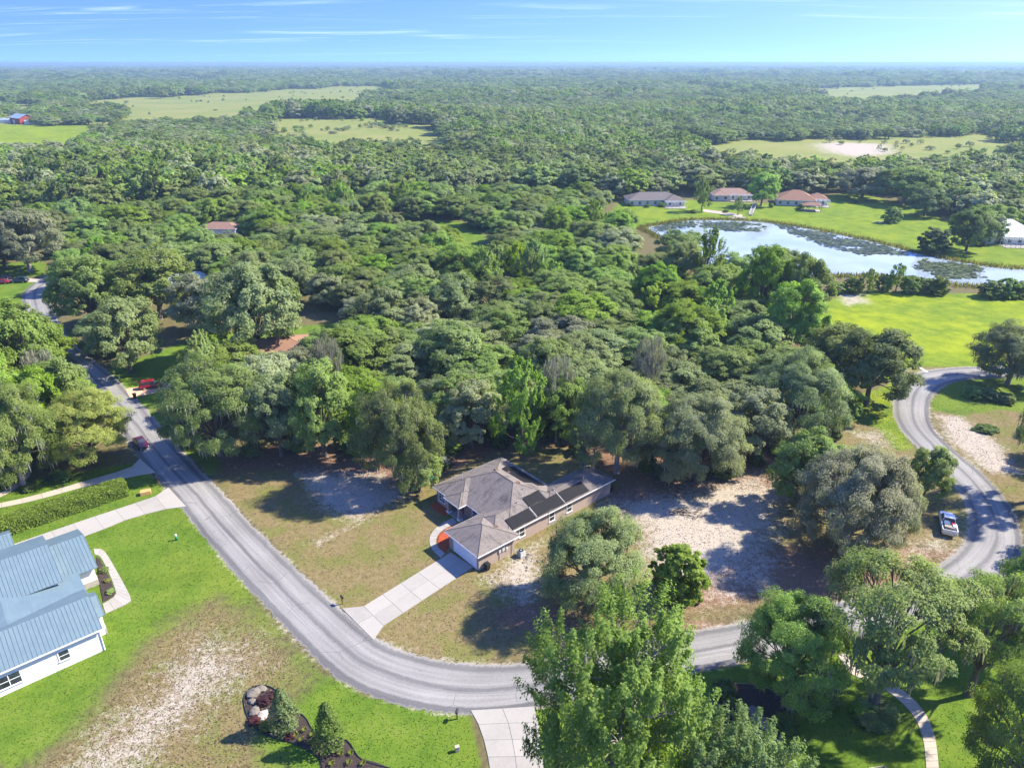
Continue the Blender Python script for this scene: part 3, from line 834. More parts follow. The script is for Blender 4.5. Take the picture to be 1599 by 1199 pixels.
hip(house, 'shingle_tan', 6.3, 19.1, 1.37, 18.15, EZ, SL)
hip(house, 'shingle_tan', 5.3, 13.4, 10.84, 18.19, EZ - 0.004, SL)
hip(house, 'shingle_tan', 4.85, 9.6, 10.80, 14.75, EZ - 0.008, SL)
hip(house, 'shingle_tan', 0.0, 7.35, 0.0, 7.68, EZ, SL)
hip(house, 'shingle_tan', 3.6, 14.0, 1.41, 7.63, EZ - 0.006, SL)
hip(house, 'shingle_grey', 14.0, 28.2, 1.33, 7.03, EZ - 0.003, SL)
# porch beam and columns
mm = MB(); mm.box(5.25, 5.65, 11.2, 14.34, 2.25, 2.6); mm.box(5.66, 6.84, 11.2, 11.6, 2.25, 2.6); mm.build('porch_beam', 'stucco', house)
for v in (11.2, 13.95):
    c = MB(); c.box(5.22, 5.70, v, v + 0.48, 0.35, 2.25); col = c.build('porch_column', 'stucco', house)
    c = MB(); c.box(5.14, 5.78, v - 0.08, v + 0.56, 0, 0.35); c.build('column_base', 'white_paint', col)
d = MB(); d.box(6.79, 6.84, 12.2, 13.2, 0.1, 2.15); fd = d.build('front_door', 'wood', house)
d = MB(); d.box(6.76, 6.79, 12.28, 12.34, 1.0, 1.1); d.build('handle', 'chrome', fd)
window(house, ('u', 5.75, -1), 16.35, 1.45, 1.5, 1.5, 2, 3)
window(house, ('u', 6.85, -1), 9.6, 1.45, 1.0, 1.4, 1, 2)
for u in (9.3, 15.1, 18.7): window(house, ('v', 1.82, -1), u, 1.45, 0.95, 1.45, 1, 2)
# garage door of panels
gd = MB(); gd.box(0.53, 0.60, 1.05, 6.05, 0.03, 2.3); gdo = gd.build('garage_door', 'white_paint', house)
for i in range(4):
    for j in range(8):
        p = MB(); z0 = 0.07 + i * 0.555; v0 = 1.10 + j * 0.615
        p.box(0.465, 0.53, v0, v0 + 0.585, z0, z0 + 0.525); p.build('panel', 'white_paint', gdo)
f = MB(); f.box(0.46, 0.5, 0.92, 1.04, 0, 2.42); f.box(0.46, 0.5, 6.06, 6.18, 0, 2.42); f.box(0.46, 0.5, 1.04, 6.06, 2.31, 2.42); f.build('garage_door_trim', 'white_paint', house)
# solar pool-heating panels lying on the slopes
def on_right(u, v, lift=0.06): return (u, v, EZ + SL * (v - 1.37) + lift)
def on_back(u, v, lift=0.06): return (u, v, EZ + SL * (19.1 - u) + lift)
def panel(quad, fn, nrib=14):
    pan = MB()
    top = [fn(*q, 0.10) for q in quad]; bot = [fn(*q, 0.03) for q in quad]
    n = len(quad)
    pan.face(top)
    for i in range(n): pan.face([bot[i], bot[(i + 1) % n], top[(i + 1) % n], top[i]])
    o = pan.build('solar_panel', 'solar_mat', house)
    return o
def strips(o, u0, u1, v0, v1, fn, n):
    for i in range(n):
        a, b = u0 + (u1 - u0) * i / n, u0 + (u1 - u0) * (i + 1) / n
        p = MB(); p.face([fn(a + 0.03, v0 + 0.06, 0.112), fn(b - 0.03, v0 + 0.06, 0.112), fn(b - 0.03, v1 - 0.06, 0.112), fn(a + 0.03, v1 - 0.06, 0.112)])
        p.build('absorber_strip', 'solar_mat', o)
    h = MB()
    h.tube([fn(u0, v0, 0.13), fn(u1, v0, 0.13)], 0.04, 6); h.tube([fn(u0, v1, 0.13), fn(u1, v1, 0.13)], 0.04, 6); h.build('header_pipe', 'black_plastic', o)
for u0, u1, v0, v1 in ((7.35, 11.75, 1.52, 3.2), (12.1, 17.4, 1.55, 3.28), (17.68, 22.6, 1.58, 3.32), (12.05, 15.3, 3.42, 4.95)):
    strips(panel([(u0, v0), (u1, v0), (u1, v1), (u0, v1)], on_right), u0, u1, v0, v1, on_right, max(3, int((u1 - u0) / 1.2)))
panel([(16.3, 13.85), (14.75, 12.8), (14.95, 7.75), (16.45, 7.65), (16.7, 6.62), (18.05, 6.62), (18.1, 13.9)], on_back)
for u, v, fn in ((11.95, 3.35, on_right), (17.5, 3.5, on_right)):
    p = MB(); p.tube([fn(u, v, 0.16), fn(u, 1.55, 0.16)], 0.03, 6); p.build('feed_pipe', 'white_paint', house)
# roof vents and stacks
def roof_z(u, v):
    best = 0
    for (a, b, c, d, z) in ((6.3, 19.1, 1.37, 18.15, EZ), (5.3, 13.4, 10.84, 18.19, EZ), (4.85, 9.6, 10.8, 14.75, EZ), (0, 7.35, 0, 7.68, EZ), (3.6, 14, 1.41, 7.63, EZ), (14, 28.2, 1.33, 7.03, EZ)):
        best = max(best, z + SL * min(u - a, b - u, v - c, d - v))
    return best
for u, v, w in ((13.4, 12.6, 0.5), (13.5, 7.6, 0.55), (5.4, 2.9, 0.5), (22.8, 3.9, 0.55), (14.9, 11.4, 0.4)):
    z = roof_z(u, v); b = MB(); b.box(u - w / 2, u + w / 2, v - w / 2, v + w / 2, z - 0.15, z + 0.16); b.build('roof_vent', 'shingle_brown', house, 0.03)
for u, v in ((13.3, 6.1), (10.9, 4.7), (17.5, 4.0), (9.2, 15.7), (12.1, 4.95), (23.4, 3.6)):
    z = roof_z(u, v); b = MB(); b.tube([(u, v, z - 0.1), (u, v, z + 0.4)], 0.07, 8); b.build('vent_pipe', 'pale_metal', house)
# meter boxes and conduit on the garage side
for u, z, w, h in ((3.9, 1.5, 0.35, 0.5), (4.5, 1.6, 0.45, 0.7), (5.2, 1.35, 0.3, 0.4)):
    b = MB(); b.box(u, u + w, 0.36, 0.5, z - h / 2, z + h / 2); b.build('meter_box', 'pale_metal', house, 0.015)
for u in (4.1, 6.3):
    b = MB(); b.tube([(u, 0.43, 0.1), (u, 0.43, 2.6)], 0.035, 6); b.build('conduit', 'grey_metal', house)
b = MB(); b.box(6.82, 6.98, 1.70, 1.80, 0.05, 2.6); b.build('downpipe', 'white_paint', house)
b = MB(); b.box(5.5, 5.64, 10.98, 11.12, 1.7, 2.0); b.build('porch_lamp', 'black_plastic', house)

def wheelie_bin(u, v, rz, label, mat='black_plastic', loc=None):
    p = loc if loc is not None else hw(u, v)
    t = thing('wheelie_bin', label, 'bin', p, rz, 'wheeled rubbish bins')
    b = MB()
    b.v += [(x * 0.25, y * 0.27, 0.06) for x, y in ((-1, -1), (1, -1), (1, 1), (-1, 1))] + [(x * 0.32, y * 0.36, 0.98) for x, y in ((-1, -1), (1, -1), (1, 1), (-1, 1))]
    for f in ((3, 2, 1, 0), (4, 5, 6, 7), (0, 1, 5, 4), (1, 2, 6, 5), (2, 3, 7, 6), (3, 0, 4, 7)): b.f.append(f); b.uv.append(None); b.sm.append(False)
    b.build('body', mat, t, 0.03)
    l = MB(); l.box(-0.35, 0.35, -0.40, 0.40, 0.985, 1.06); l.box(-0.3, 0.3, -0.34, 0.34, 1.06, 1.10); lo = l.build('lid', mat, t, 0.02)
    h = MB(); h.tube([(-0.25, 0.44, 1.0), (0.25, 0.44, 1.0)], 0.02, 6); h.build('handle', mat, t)
    for x in (-0.3, 0.3):
        w = MB(); w.tube([(x - 0.03, 0.26, 0.13), (x + 0.03, 0.26, 0.13)], 0.13, 12); w.build('wheel', 'rubber', t)
wheelie_bin(1.55, 0.0, HA, 'black wheelie bin beside the tan house garage corner')
wheelie_bin(28.25, 2.2, HA + 0.4, 'dark wheelie bin at the rear corner of the tan house', 'black_plastic')
wheelie_bin(0, 0, 0.6, 'black wheelie bin at the roadside by the red estate car', loc=g(211, 622))

t = thing('air_conditioner', 'grey outdoor air conditioning unit beside the tan house wall', 'air conditioner', hw(6.9, -0.75), HA)
b = MB(); b.box(-0.5, 0.5, -0.5, 0.5, 0, 0.1); b.build('pad', 'concrete', t)
b = MB(); b.box(-0.42, 0.42, -0.42, 0.42, 0.1, 0.95); b.build('casing', 'grey_metal', t, 0.05)
for i in range(9):
    b = MB(); z = 0.18 + i * 0.08; b.box(-0.44, 0.44, -0.44, 0.44, z, z + 0.025); b.build('louvre', 'pale_metal', t)
b = MB(); b.lathe([(0.36, 0.951), (0.36, 0.985), (0.30, 0.99)], sides=18); tp = b.build('fan_guard', 'black_plastic', t)
b = MB(); b.lathe([(0.10, 0.99), (0.10, 1.01)], sides=12); b.build('fan_hub', 'pale_metal', tp)

def bed(name, label, poly, mat, h=0.10, cat='flower bed', edge=None):
    t = thing(name, label, cat, (poly[0].x, poly[0].y, 0))
    o0 = poly[0]
    pl = [(p.x - o0.x, p.y - o0.y) for p in poly]
    mm = MB()
    cx = sum(p[0] for p in pl) / len(pl); cy = sum(p[1] for p in pl) / len(pl)
    inner = [((p[0] - cx) * 0.86 + cx, (p[1] - cy) * 0.86 + cy) for p in pl]
    n = len(pl)
    a = sum(pl[i][0] * pl[(i + 1) % n][1] - pl[(i + 1) % n][0] * pl[i][1] for i in range(n))
    if a < 0: pl, inner = pl[::-1], inner[::-1]
    mm.face([(p[0], p[1], h) for p in inner])
    for i in range(n):
        j = (i + 1) % n
        mm.face([(*pl[i], 0.0), (*pl[j], 0.0), (*inner[j], h), (*inner[i], h)])
    mm.build('mulch', mat, t)
    if edge:
        e = MB(); e.tube([(p[0], p[1], 0.06) for p in pl] + [(pl[0][0], pl[0][1], 0.06)], 0.07, 5); e.build('edging', edge, t)
    return t
bed('mulch_bed', 'red mulch strip under the front bedroom window', [hw(5.7, 17.6).to_2d(), hw(4.4, 17.9).to_2d(), hw(4.1, 16.5).to_2d(), hw(4.2, 14.0).to_2d(), hw(5.15, 13.9).to_2d(), hw(5.7, 14.5).to_2d()], 'mulch_red')
bed('mulch_bed', 'orange-red mulch bed inside the curve of the front walk', gl([(694.5, 864.5), (685.5, 856), (681.5, 846), (684, 836), (693, 827), (714, 816.5)]) + [hw(4.6, 10.0).to_2d(), hw(4.5, 7.4).to_2d(), hw(0.4, 7.3).to_2d()], 'mulch_red')

# --- white house with blue standing-seam roofs ------------------------------------------
BA = R(41.14); BO = (-47.23, 62.41)
bh = thing('metal_roof_house', 'white house with blue standing seam metal roofs beside the green lawn', 'house', (*BO, 0), BA)
def seam_slope(parent, p0, p1, qa, za, qb, zb, pitch=0.42, th=0.08, ribs=True):
    """one rectangular metal slope, from eave (qa, za) up to ridge (qb, zb)"""
    m = MB()
    e = [(p0, qa, za), (p1, qa, za), (p1, qb, zb), (p0, qb, zb)]
    if qb < qa: e = [e[1], e[0], e[3], e[2]]
    m.face(e)
    lo = [(x, y, z - th) for x, y, z in e]
    m.face(lo[::-1])
    for i in range(4): m.face([lo[i], lo[(i + 1) % 4], e[(i + 1) % 4], e[i]])
    r = m.build('roof', 'metal_blue', parent)
    if ribs:
        n = int((p1 - p0) / pitch)
        rb = MB(); w = 0.025; hh = 0.04
        q = [(0, qa, za), (0, qb, zb)]
        L = [(-w, qa, za), (w, qa, za), (w, qb, zb), (-w, qb, zb)]
        Tp = [(x, y, z + hh) for x, y, z in L]
        rb.face(Tp); rb.face([L[0], L[1], Tp[1], Tp[0]]); rb.face([L[1], L[2], Tp[2], Tp[1]]); rb.face([L[2], L[3], Tp[3], Tp[2]]); rb.face([L[3], L[0], Tp[0], Tp[3]])
        me = rb.mesh('seam', 'metal_blue')
        for i in range(n + 1):
            x = p0 + 0.03 + (p1 - p0 - 0.06) * i / n
            o = obj('seam', me, r); o.location = (x, 0, 0.002)
    return r
mm = MB(); mm.prism([(0, 0), (0, 8.2), (-16, 8.2), (-16, 0)], 0, 3.16); mm.build('wall', 'stucco_white', bh)
seam_slope(bh, -17, 0.43, -0.38, 3.27, 4.05, 5.1); seam_slope(bh, -17, 0.43, 8.48, 3.27, 4.05, 5.1, ribs=False)
mm = MB(); mm.face([(0.0, 0, 3.16), (0.0, 8.2, 3.16), (0.0, 4.05, 4.95)]); mm.build('gable_wall', 'stucco_white', bh)
# front gablet stepping out past the wing
mm = MB(); mm.prism([(0.003, 2.7), (0.95, 2.7), (0.95, 7.4), (0.003, 7.4)], 0, 2.85); mm.build('wall', 'stucco_white', bh)
mm = MB(); mm.prism([(0.95, 2.62), (1.03, 2.62), (1.03, 7.48), (0.95, 7.48)], 0, 0.9); mm.build('stone_base', 'stone', bh)
seam_slope(bh, 0.45, 1.25, 2.35, 2.95, 5.0, 4.2); seam_slope(bh, 0.45, 1.25, 7.65, 2.95, 5.0, 4.2, ribs=False)
# low-pitched middle roof
mm = MB(); mm.prism([(-16, 8.25), (-0.6, 8.25), (-0.6, 12.3), (-16, 12.3)], 0, 2.8); mm.build('wall', 'stucco_white', bh)
mm = MB()
top = [(0.62, 5.9, 3.05), (0.62, 12.75, 3.05), (-7.6, 12.75, 4.35), (-7.6, 5.9, 4.35)]
mm.face(top); mm.face([(x, y, z - 0.1) for x, y, z in top][::-1])
for i in range(4): mm.face([top[i], (*top[i][:2], top[i][2] - 0.1), (*top[(i + 1) % 4][:2], top[(i + 1) % 4][2] - 0.1), top[(i + 1) % 4]])
mm.face([(-7.6, 5.9, 4.35), (-7.6, 12.75, 4.35), (-16, 12.75, 3.3), (-16, 5.9, 3.3)])
mm.build('roof', 'metal_blue', bh)
# tall rear block
mm = MB(); mm.prism([(-16, 11.2), (-1.7, 11.2), (-1.7, 22.4), (-16, 22.4)], 0, 3.95); mm.build('wall', 'stucco_white', bh)
seam_slope(bh, -17, -1.2, 10.7, 4.02, 16.9, 6.05); seam_slope(bh, -17, -1.2, 23.0, 4.02, 16.9, 6.05, ribs=False)
mm = MB(); mm.face([(-1.7, 11.2, 3.95), (-1.7, 22.4, 3.95), (-1.7, 16.9, 5.85)]); mm.build('gable_wall', 'stucco_white', bh)
# entrance block with stone base
mm = MB(); mm.prism([(-1.69, 13.05), (2.45, 13.05), (2.45, 22.0), (-1.69, 22.0)], 0, 2.8); mm.build('wall', 'stucco_white', bh)
mm = MB(); mm.prism([(0.3, 12.93), (2.55, 12.93), (2.55, 22.1), (2.453, 22.1), (2.453, 13.047), (0.3, 13.047)], 0, 0.85); mm.build('stone_base', 'stone', bh)
seam_slope(bh, -1.18, 2.85, 12.45, 2.95, 17.9, 5.0); seam_slope(bh, -1.18, 2.85, 23.3, 2.95, 17.9, 5.0, ribs=False)
mm = MB(); mm.face([(2.45, 13.05, 2.8), (2.45, 22.0, 2.8), (2.45, 17.9, 4.75)]); mm.build('gable_wall', 'stucco_white', bh)
# far block
mm = MB(); mm.prism([(-16, 23.2), (-4.8, 23.2), (-4.8, 29), (-16, 29)], 0, 2.75); mm.build('wall', 'stucco_white', bh)
seam_slope(bh, -17, -4.4, 22.75, 2.9, 26.1, 4.3); seam_slope(bh, -17, -4.4, 29.4, 2.9, 26.1, 4.3, ribs=False)
window(bh, ('v', 0.0, -1), -3.75, 1.75, 1.0, 1.2, 1, 2)
window(bh, ('v', 0.0, -1), -9.0, 1.6, 2.1, 1.5, 2, 2)
f = MB(); f.box(-17, 0.46, -0.44, -0.40, 3.08, 3.26); f.build('gutter', 'white_paint', bh)
f = MB(); f.tube([(0.06, -0.36, 3.1), (0.06, -0.07, 2.8), (0.06, -0.07, 0.1)], 0.05, 6); f.build('downpipe', 'white_paint', bh)
bed('planting_bed', 'weedy planting bed inside the white corner walk', gl([(149, 868), (156, 872), (173, 905), (180, 926), (178, 931), (160, 941), (157, 925), (153, 905)]), 'mulch_dark', 0.08)

# --- houses among the trees and by the pond -----------------------------------------------
def far_house(px, py, L, W, rz, roof, wall, label, eave=2.8, s=0.42, wings=(), cage=None, name='suburban_house'):
    p = g(px, py)
    t = thing(name, label, 'house', p, rz)
    blocks = [(-L / 2, L / 2, -W / 2, W / 2)] + list(wings)
    for i, (a, b, c, d) in enumerate(blocks):
        e = 0.01 * i
        mm = MB(); mm.prism([(a + 0.5 + e, c + 0.5 + e), (b - 0.5 - e, c + 0.5 + e), (b - 0.5 - e, d - 0.5 - e), (a + 0.5 + e, d - 0.5 - e)], 0, eave - 0.16 - e); mm.build('wall', wall, t)
        hip(t, roof, a, b, c, d, eave - e, s)
        n = max(2, int((b - a) / 3.4))
        for k in range(n):
            x = a + (b - a) * (k + 0.5) / n
            window(t, ('v', c + 0.5 + e, -1), x, 1.4, 1.3, 1.35, 1, 2)
    if cage:
        a, b, c, d, h = cage
        m1 = MB()
        nx = max(2, int((b - a) / 1.6)); ny = max(2, int((d - c) / 1.6))
        for i in range(nx + 1):
            x = a + (b - a) * i / nx
            m1.box(x - 0.05, x + 0.05, c - 0.05, c + 0.05, 0, h); m1.box(x - 0.05, x + 0.05, c, d, h, h + 0.1)
        for j in range(ny + 1):
            y = c + (d - c) * j / ny
            m1.box(a - 0.05, a + 0.05, y - 0.05, y + 0.05, 0, h); m1.box(b - 0.05, b + 0.05, y - 0.05, y + 0.05, 0, h); m1.box(a, b, y - 0.05, y + 0.05, h + 0.1, h + 0.2)
        cg = m1.build('pool_cage', 'white_paint', t)
        m2 = MB(); m2.box(a, b, c, d, 0.0, 0.12); m2.build('pool_deck', 'concrete', cg)
    return t
far_house(1018, 318, 26, 13, R(4), 'shingle_grey', 'stucco_cream', 'grey-roofed pond house with white screened pool cage, by the far shore', wings=[(4, 13.5, -9.5, 2)], cage=(3.5, 13, -14, -9.2, 2.7))
far_house(1140, 310, 20, 11, R(-3), 'tile_pink', 'stucco_cream', 'pink-tiled pond house between two bright green trees', wings=[(-10.5, -2, -8.5, 1)], cage=(-1.5, 9, -9, -5.3, 2.7))
far_house(1240, 318, 18, 15, R(-14), 'tile_terracotta', 'stucco_cream', 'terracotta hip-roofed house above the pond', s=0.5, wings=[(5, 15, -3, 7)], cage=(8.8, 15, -8, -3, 2.8))
far_house(1566, 374, 21, 18, R(-8), 'metal_silver', 'stucco_white', 'pale silver metal-roofed house at the right edge by the pond', s=0.55, cage=(-6, 6, -15, -8.8, 3.0))
far_house(349, 376, 15, 9, R(-4), 'shingle_brown', 'stucco_white', 'brown-roofed white house showing above the treetops', eave=5.4, s=0.4)
far_house(428, 560, 17, 11, R(20), 'tile_terracotta', 'stucco_cream', 'orange-roofed house mostly hidden behind mossy oaks', eave=3.0)
far_house(300, 452, 17, 11, R(12), 'metal_silver', 'stucco_white', 'pale roof glimpsed through the oaks above the shaded lawn', eave=3.0)
far_house(1330, 1318, 11, 9, R(9), 'shingle_grey', 'stucco_cream', 'grey shingle roof corner at the bottom edge', eave=3.0, s=0.35)
far_house(1180, 279, 16, 10, R(5), 'shingle_brown', 'stucco_white', 'small house half hidden among trees beyond the pond')
# open pavilion by the terracotta house
t = thing('pavilion', 'dark brown open pavilion on the lawn beside the terracotta house', 'pavilion', g(1266, 329), R(-14))
hip(t, 'shingle_brown', -4.2, 4.2, -3, 3, 2.7, 0.4, 'wood')
for x in (-3.9, -1.3, 1.3, 3.9):
    for y in (-2.7, 2.7):
        b = MB(); b.box(x - 0.09, x + 0.09, y - 0.09, y + 0.09, 0, 2.55); b.build('post', 'wood', t)
b = MB(); b.box(-4, 4, -2.8, 2.8, 0, 0.15); b.build('floor', 'concrete', t)
# barn
t = thing('barn', 'red barn with white metal roof in the far left pasture', 'barn', g(37, 193), R(-38))
mm = MB(); mm.prism([(-14, -8), (14, -8), (14, 8), (-14, 8)], 0, 6); mm.build('wall', 'barn_red', t)
gable(t, 'metal_silver', -15, 15, -9, 9, 6.1, 0.45)
mm = MB(); mm.face([(14.01, -8, 6), (14.01, 8, 6), (14.01, 0, 9.6)]); mm.build('gable_wall', 'barn_red', t)
mm = MB(); mm.box(14.0, 14.1, -2.5, 2.5, 0, 4.5); mm.build('door', 'white_paint', t)
mm = MB(); mm.box(-6, -1, -8.1, -8.0, 0, 4); mm.build('door', 'white_paint', t)
for k, (px, py, sx) in enumerate([(13, 192, 7), (55, 194, 9), (82, 192, 6)]):
    t = thing('farm_shed', ['small white shed left of the red barn', 'long pale shed in front of the red barn', 'low grey shed to the right of the red barn'][k], 'shed', g(px, py), R(8))
    mm = MB(); mm.prism([(-sx, -4), (sx, -4), (sx, 4), (-sx, 4)], 0, 3.2); mm.build('wall', 'stucco_white' if k < 2 else 'grey_metal', t)
    gable(t, 'metal_silver', -sx - 0.4, sx + 0.4, -4.5, 4.5, 3.25, 0.35)
DW = ['long white building in the hazy plain, second from the left of the row', 'white building just right of the longest far one', 'shorter white building fourth in the far row', 'white building in the middle of the far row', 'wide white building right of the middle of the far row',
      'white building second from the right in the far row', 'small white building at the left end of the far row', 'lone white building at the left edge under the horizon', 'lone white building right of the far row']
for k, (px, py, L) in enumerate([(193, 118, 90), (232, 118.5, 60), (250, 118, 40), (305, 119.5, 50), (345, 118, 70), (388, 117, 50), (165, 119, 45), (4, 121, 60), (490, 120, 40)]):
    t = thing('distant_warehouse', DW[k], 'building', g(px, py), R(random.uniform(-15, 15)), 'white buildings far off near the horizon')
    mm = MB(); mm.prism([(-L / 2, -15), (L / 2, -15), (L / 2, 15), (-L / 2, 15)], 0, 13); mm.build('wall', 'stucco_white', t)
    gable(t, 'metal_silver', -L / 2 - 1, L / 2 + 1, -16, 16, 13, 0.15)
    mm = MB(); mm.box(-L / 4, L / 4, -15.3, -15, 0, 5); mm.build('door', 'grey_metal', t)
# dock
t = thing('dock', 'small wooden dock on the far shore of the pond', 'dock', g(1147, 342), R(8))
for i in range(16):
    b = MB(); b.box(-3 + i * 0.5, -2.55 + i * 0.5, -1.6, 1.6, 0.45, 0.52); b.build('plank', 'wood_grey', t)
for x in (-2.8, 1, 4.8):
    for y in (-1.5, 1.5):
        b = MB(); b.tube([(x, y, -0.3), (x, y, 1.1)], 0.09, 6); b.build('post', 'wood_grey', t)
a, b_ = g(1172, 337), g(1180, 318)
t = thing('boardwalk', 'white-railed boardwalk running up from the pond dock', 'boardwalk', a, math.atan2(b_.y - a.y, b_.x - a.x))
Lb = (b_ - a).length
n = int(Lb / 1.5)
for i in range(n):
    q = MB(); q.box(i * 1.5, i * 1.5 + 1.42, -0.8, 0.8, 0.4, 0.47); q.build('plank', 'wood_grey', t)
for sy in (-0.8, 0.8):
    q = MB(); q.box(0, Lb, sy - 0.04, sy + 0.04, 1.25, 1.35)
    q.build('rail', 'white_paint', t)
    for i in range(0, n + 1, 2):
        q = MB(); q.box(i * 1.5 - 0.05, i * 1.5 + 0.05, sy - 0.05, sy + 0.05, 0, 1.25); q.build('post', 'white_paint', t)

# ------------------------------------------------------------------ trees
def unit(a):
    return a / np.maximum(np.linalg.norm(a, axis=1, keepdims=True), 1e-9)
def rand_dirs(n, zmin=-1.0):
    z = rng.uniform(zmin, 1, n); a = rng.uniform(0, 2 * np.pi, n); r = np.sqrt(1 - z * z)
    return np.stack([r * np.cos(a), r * np.sin(a), z], 1)
def leaf_mesh(name, ctr, nrm, size, mat, tint=None, aspect=0.62):
    """one folded leaf-spray face for each centre"""
    n = len(ctr)
    t = unit(np.cross(nrm, rng.normal(size=(n, 3))))
    b = np.cross(nrm, t)
    s = size[:, None]
    V = np.stack([ctr - t * s * 0.55, ctr + b * s * aspect * 0.5 - nrm * s * 0.1, ctr + t * s * 0.55, ctr - b * s * aspect * 0.5 - nrm * s * 0.1], 1).reshape(-1, 3)
    me = bpy.data.meshes.new(name)
    me.vertices.add(4 * n); me.vertices.foreach_set('co', V.astype(np.float32).ravel())
    me.loops.add(4 * n); me.loops.foreach_set('vertex_index', np.arange(4 * n, dtype=np.int32))
    me.polygons.add(n); me.polygons.foreach_set('loop_start', np.arange(0, 4 * n, 4, dtype=np.int32))
    at = me.attributes.new('tint', 'FLOAT', 'FACE')
    if tint is None: tint = rng.uniform(0, 1, n)
    at.data.foreach_set('value', tint.astype(np.float32))
    me.materials.append(MATS[mat]); me.update()
    return me
TREES = {}
H0, R0 = 12.0, 6.0
def make_tree(key, kind, lobes, subs, leaves, lsize, moss=0.0, trunk_mat='bark', limb_sides=5, open_below=False):
    """crown in three levels: lobes on limbs, sprays on lobes, leaves on sprays"""
    LC, LR = [], []
    for i in range(lobes):
        ga = i * 2.39996 + rng.uniform(-0.4, 0.4)
        f = (i + 0.5) / lobes
        if kind == 'oak':
            lowest, zc0 = (0.0, 0.48) if open_below else (-0.55, 0.44)
            el = math.asin(min(0.98, lowest + (0.96 - lowest) * f)); rr = rng.uniform(0.66, 0.80)
            c = (R0 * rr * math.cos(el) * math.cos(ga), R0 * rr * math.cos(el) * math.sin(ga), H0 * (zc0 + (0.82 - zc0) * math.sin(el) * rng.uniform(0.75, 1.1)))
            r = R0 * (rng.uniform(0.20, 0.30) if open_below else rng.uniform(0.26, 0.35))
        elif kind == 'gum' and open_below:
            z = 0.20 + 0.68 * f; w = math.sqrt(max(0.12, 1 - abs((z - 0.46) / 0.52) ** 3.2))
            rr = rng.uniform(0.42, 0.80) * w
            c = (R0 * rr * math.cos(ga), R0 * rr * math.sin(ga), H0 * z)
            r = R0 * rng.uniform(0.20, 0.30) * (0.55 + 0.5 * w)
        elif kind == 'gum':
            z = 0.22 + 0.68 * f; w = math.sin(math.pi * min(1, (z + 0.12) / 1.08)) ** 0.8
            rr = rng.uniform(0.30, 0.72) * w
            c = (R0 * rr * math.cos(ga), R0 * rr * math.sin(ga), H0 * z)
            r = R0 * rng.uniform(0.22, 0.34) * (0.6 + 0.5 * w)
        else:  # bush
            el = math.asin(max(-0.98, min(0.98, -0.75 + 1.7 * f))); rr = rng.uniform(0.55, 0.75)
            c = (R0 * rr * math.cos(el) * math.cos(ga), R0 * rr * math.cos(el) * math.sin(ga), H0 * (0.36 + 0.44 * math.sin(el)))
            r = R0 * rng.uniform(0.23, 0.33)
        LC.append(c); LR.append(r)
    if kind == 'gum' and open_below:
        for i in range(10):
            a = i * 2.4; q = R0 * rng.uniform(0.02, 0.25)
            LC.append((q * math.cos(a), q * math.sin(a), H0 * (0.40 + 0.055 * i))); LR.append(R0 * rng.uniform(0.18, 0.26))
    if kind == 'bush':
        for i in range(9):
            a = i * 2.4; q = R0 * rng.uniform(0.05, 0.4)
            LC.append((q * math.cos(a), q * math.sin(a), H0 * rng.uniform(0.25, 0.74))); LR.append(R0 * rng.uniform(0.28, 0.36))
    if kind == 'oak' and not open_below:
        for i in range(9):
            a = i * 2.4; q = R0 * rng.uniform(0.15, 0.5)
            LC.append((q * math.cos(a), q * math.sin(a), H0 * rng.uniform(0.42, 0.74))); LR.append(R0 * rng.uniform(0.24, 0.32))
    LC = np.array(LC); LR = np.array(LR)
    ctr, nrm, tint, SC, SR = [], [], [], [], []
    for c, r in zip(LC, LR):
        out = c - np.array([0, 0, H0 * 0.42]); out /= np.linalg.norm(out) + 1e-6
        d = unit(rand_dirs(subs, -0.55) + out * 0.55)
        lt = rng.uniform(-0.15, 0.15)
        for k in range(subs):
            sc = c + d[k] * r * rng.uniform(0.55, 1.08) * np.array([1, 1, 0.85])
            sr = r * rng.uniform(0.28, 0.46)
            SC.append(sc); SR.append(sr)
            n = int(leaves * rng.uniform(0.7, 1.3))
            ld = rand_dirs(n, -0.75)
            rad = sr * rng.uniform(0.25, 1.12, n) ** 0.6
            if kind == 'gum':
                ax = d[k] * 0.75 + np.array([0, 0, 0.75]); ax = ax / np.linalg.norm(ax)
                tt = rng.uniform(-0.7, 1.5, n)
                p = sc + ax * (tt * sr)[:, None] + ld * (rad * 0.62 * (1.15 - 0.5 * tt / 1.5))[:, None]
            else:
                p = sc + ld * rad[:, None] * np.array([1.1, 1.1, 0.72])
            ctr.append(p)
            nrm.append(unit(ld * 0.40 + d[k] * 0.30 + out * 0.75 + np.array([0, 0, 0.60]) + rng.normal(size=(n, 3)) * 0.42))
            tint.append(np.clip(0.5 + lt + rng.uniform(-0.15, 0.15) + rng.normal(size=n) * 0.17, 0, 1))
    ctr = np.concatenate(ctr); nrm = np.concatenate(nrm); tint = np.concatenate(tint)
    crown = leaf_mesh('crown', ctr, nrm, lsize * rng.uniform(0.65, 1.35, len(ctr)), 'leaf_oak', tint)
    # trunk and limbs
    tb = MB()
    fork = H0 * (0.22 if kind == 'oak' else 0.5 if kind == 'gum' else 0.04)
    lean = Vector((rng.uniform(-0.4, 0.4), rng.uniform(-0.4, 0.4), 0))
    rt = 0.36 if kind == 'oak' else 0.30 if kind == 'gum' else 0.16
    top = Vector((lean.x, lean.y, fork))
    tb.tube([(0, 0, -0.3), (lean.x * 0.1, lean.y * 0.1, 0.25), (lean.x * 0.5, lean.y * 0.5, fork * 0.5), top], [rt * 1.5, rt * 1.1, rt * 0.95, rt * 0.85], 8)
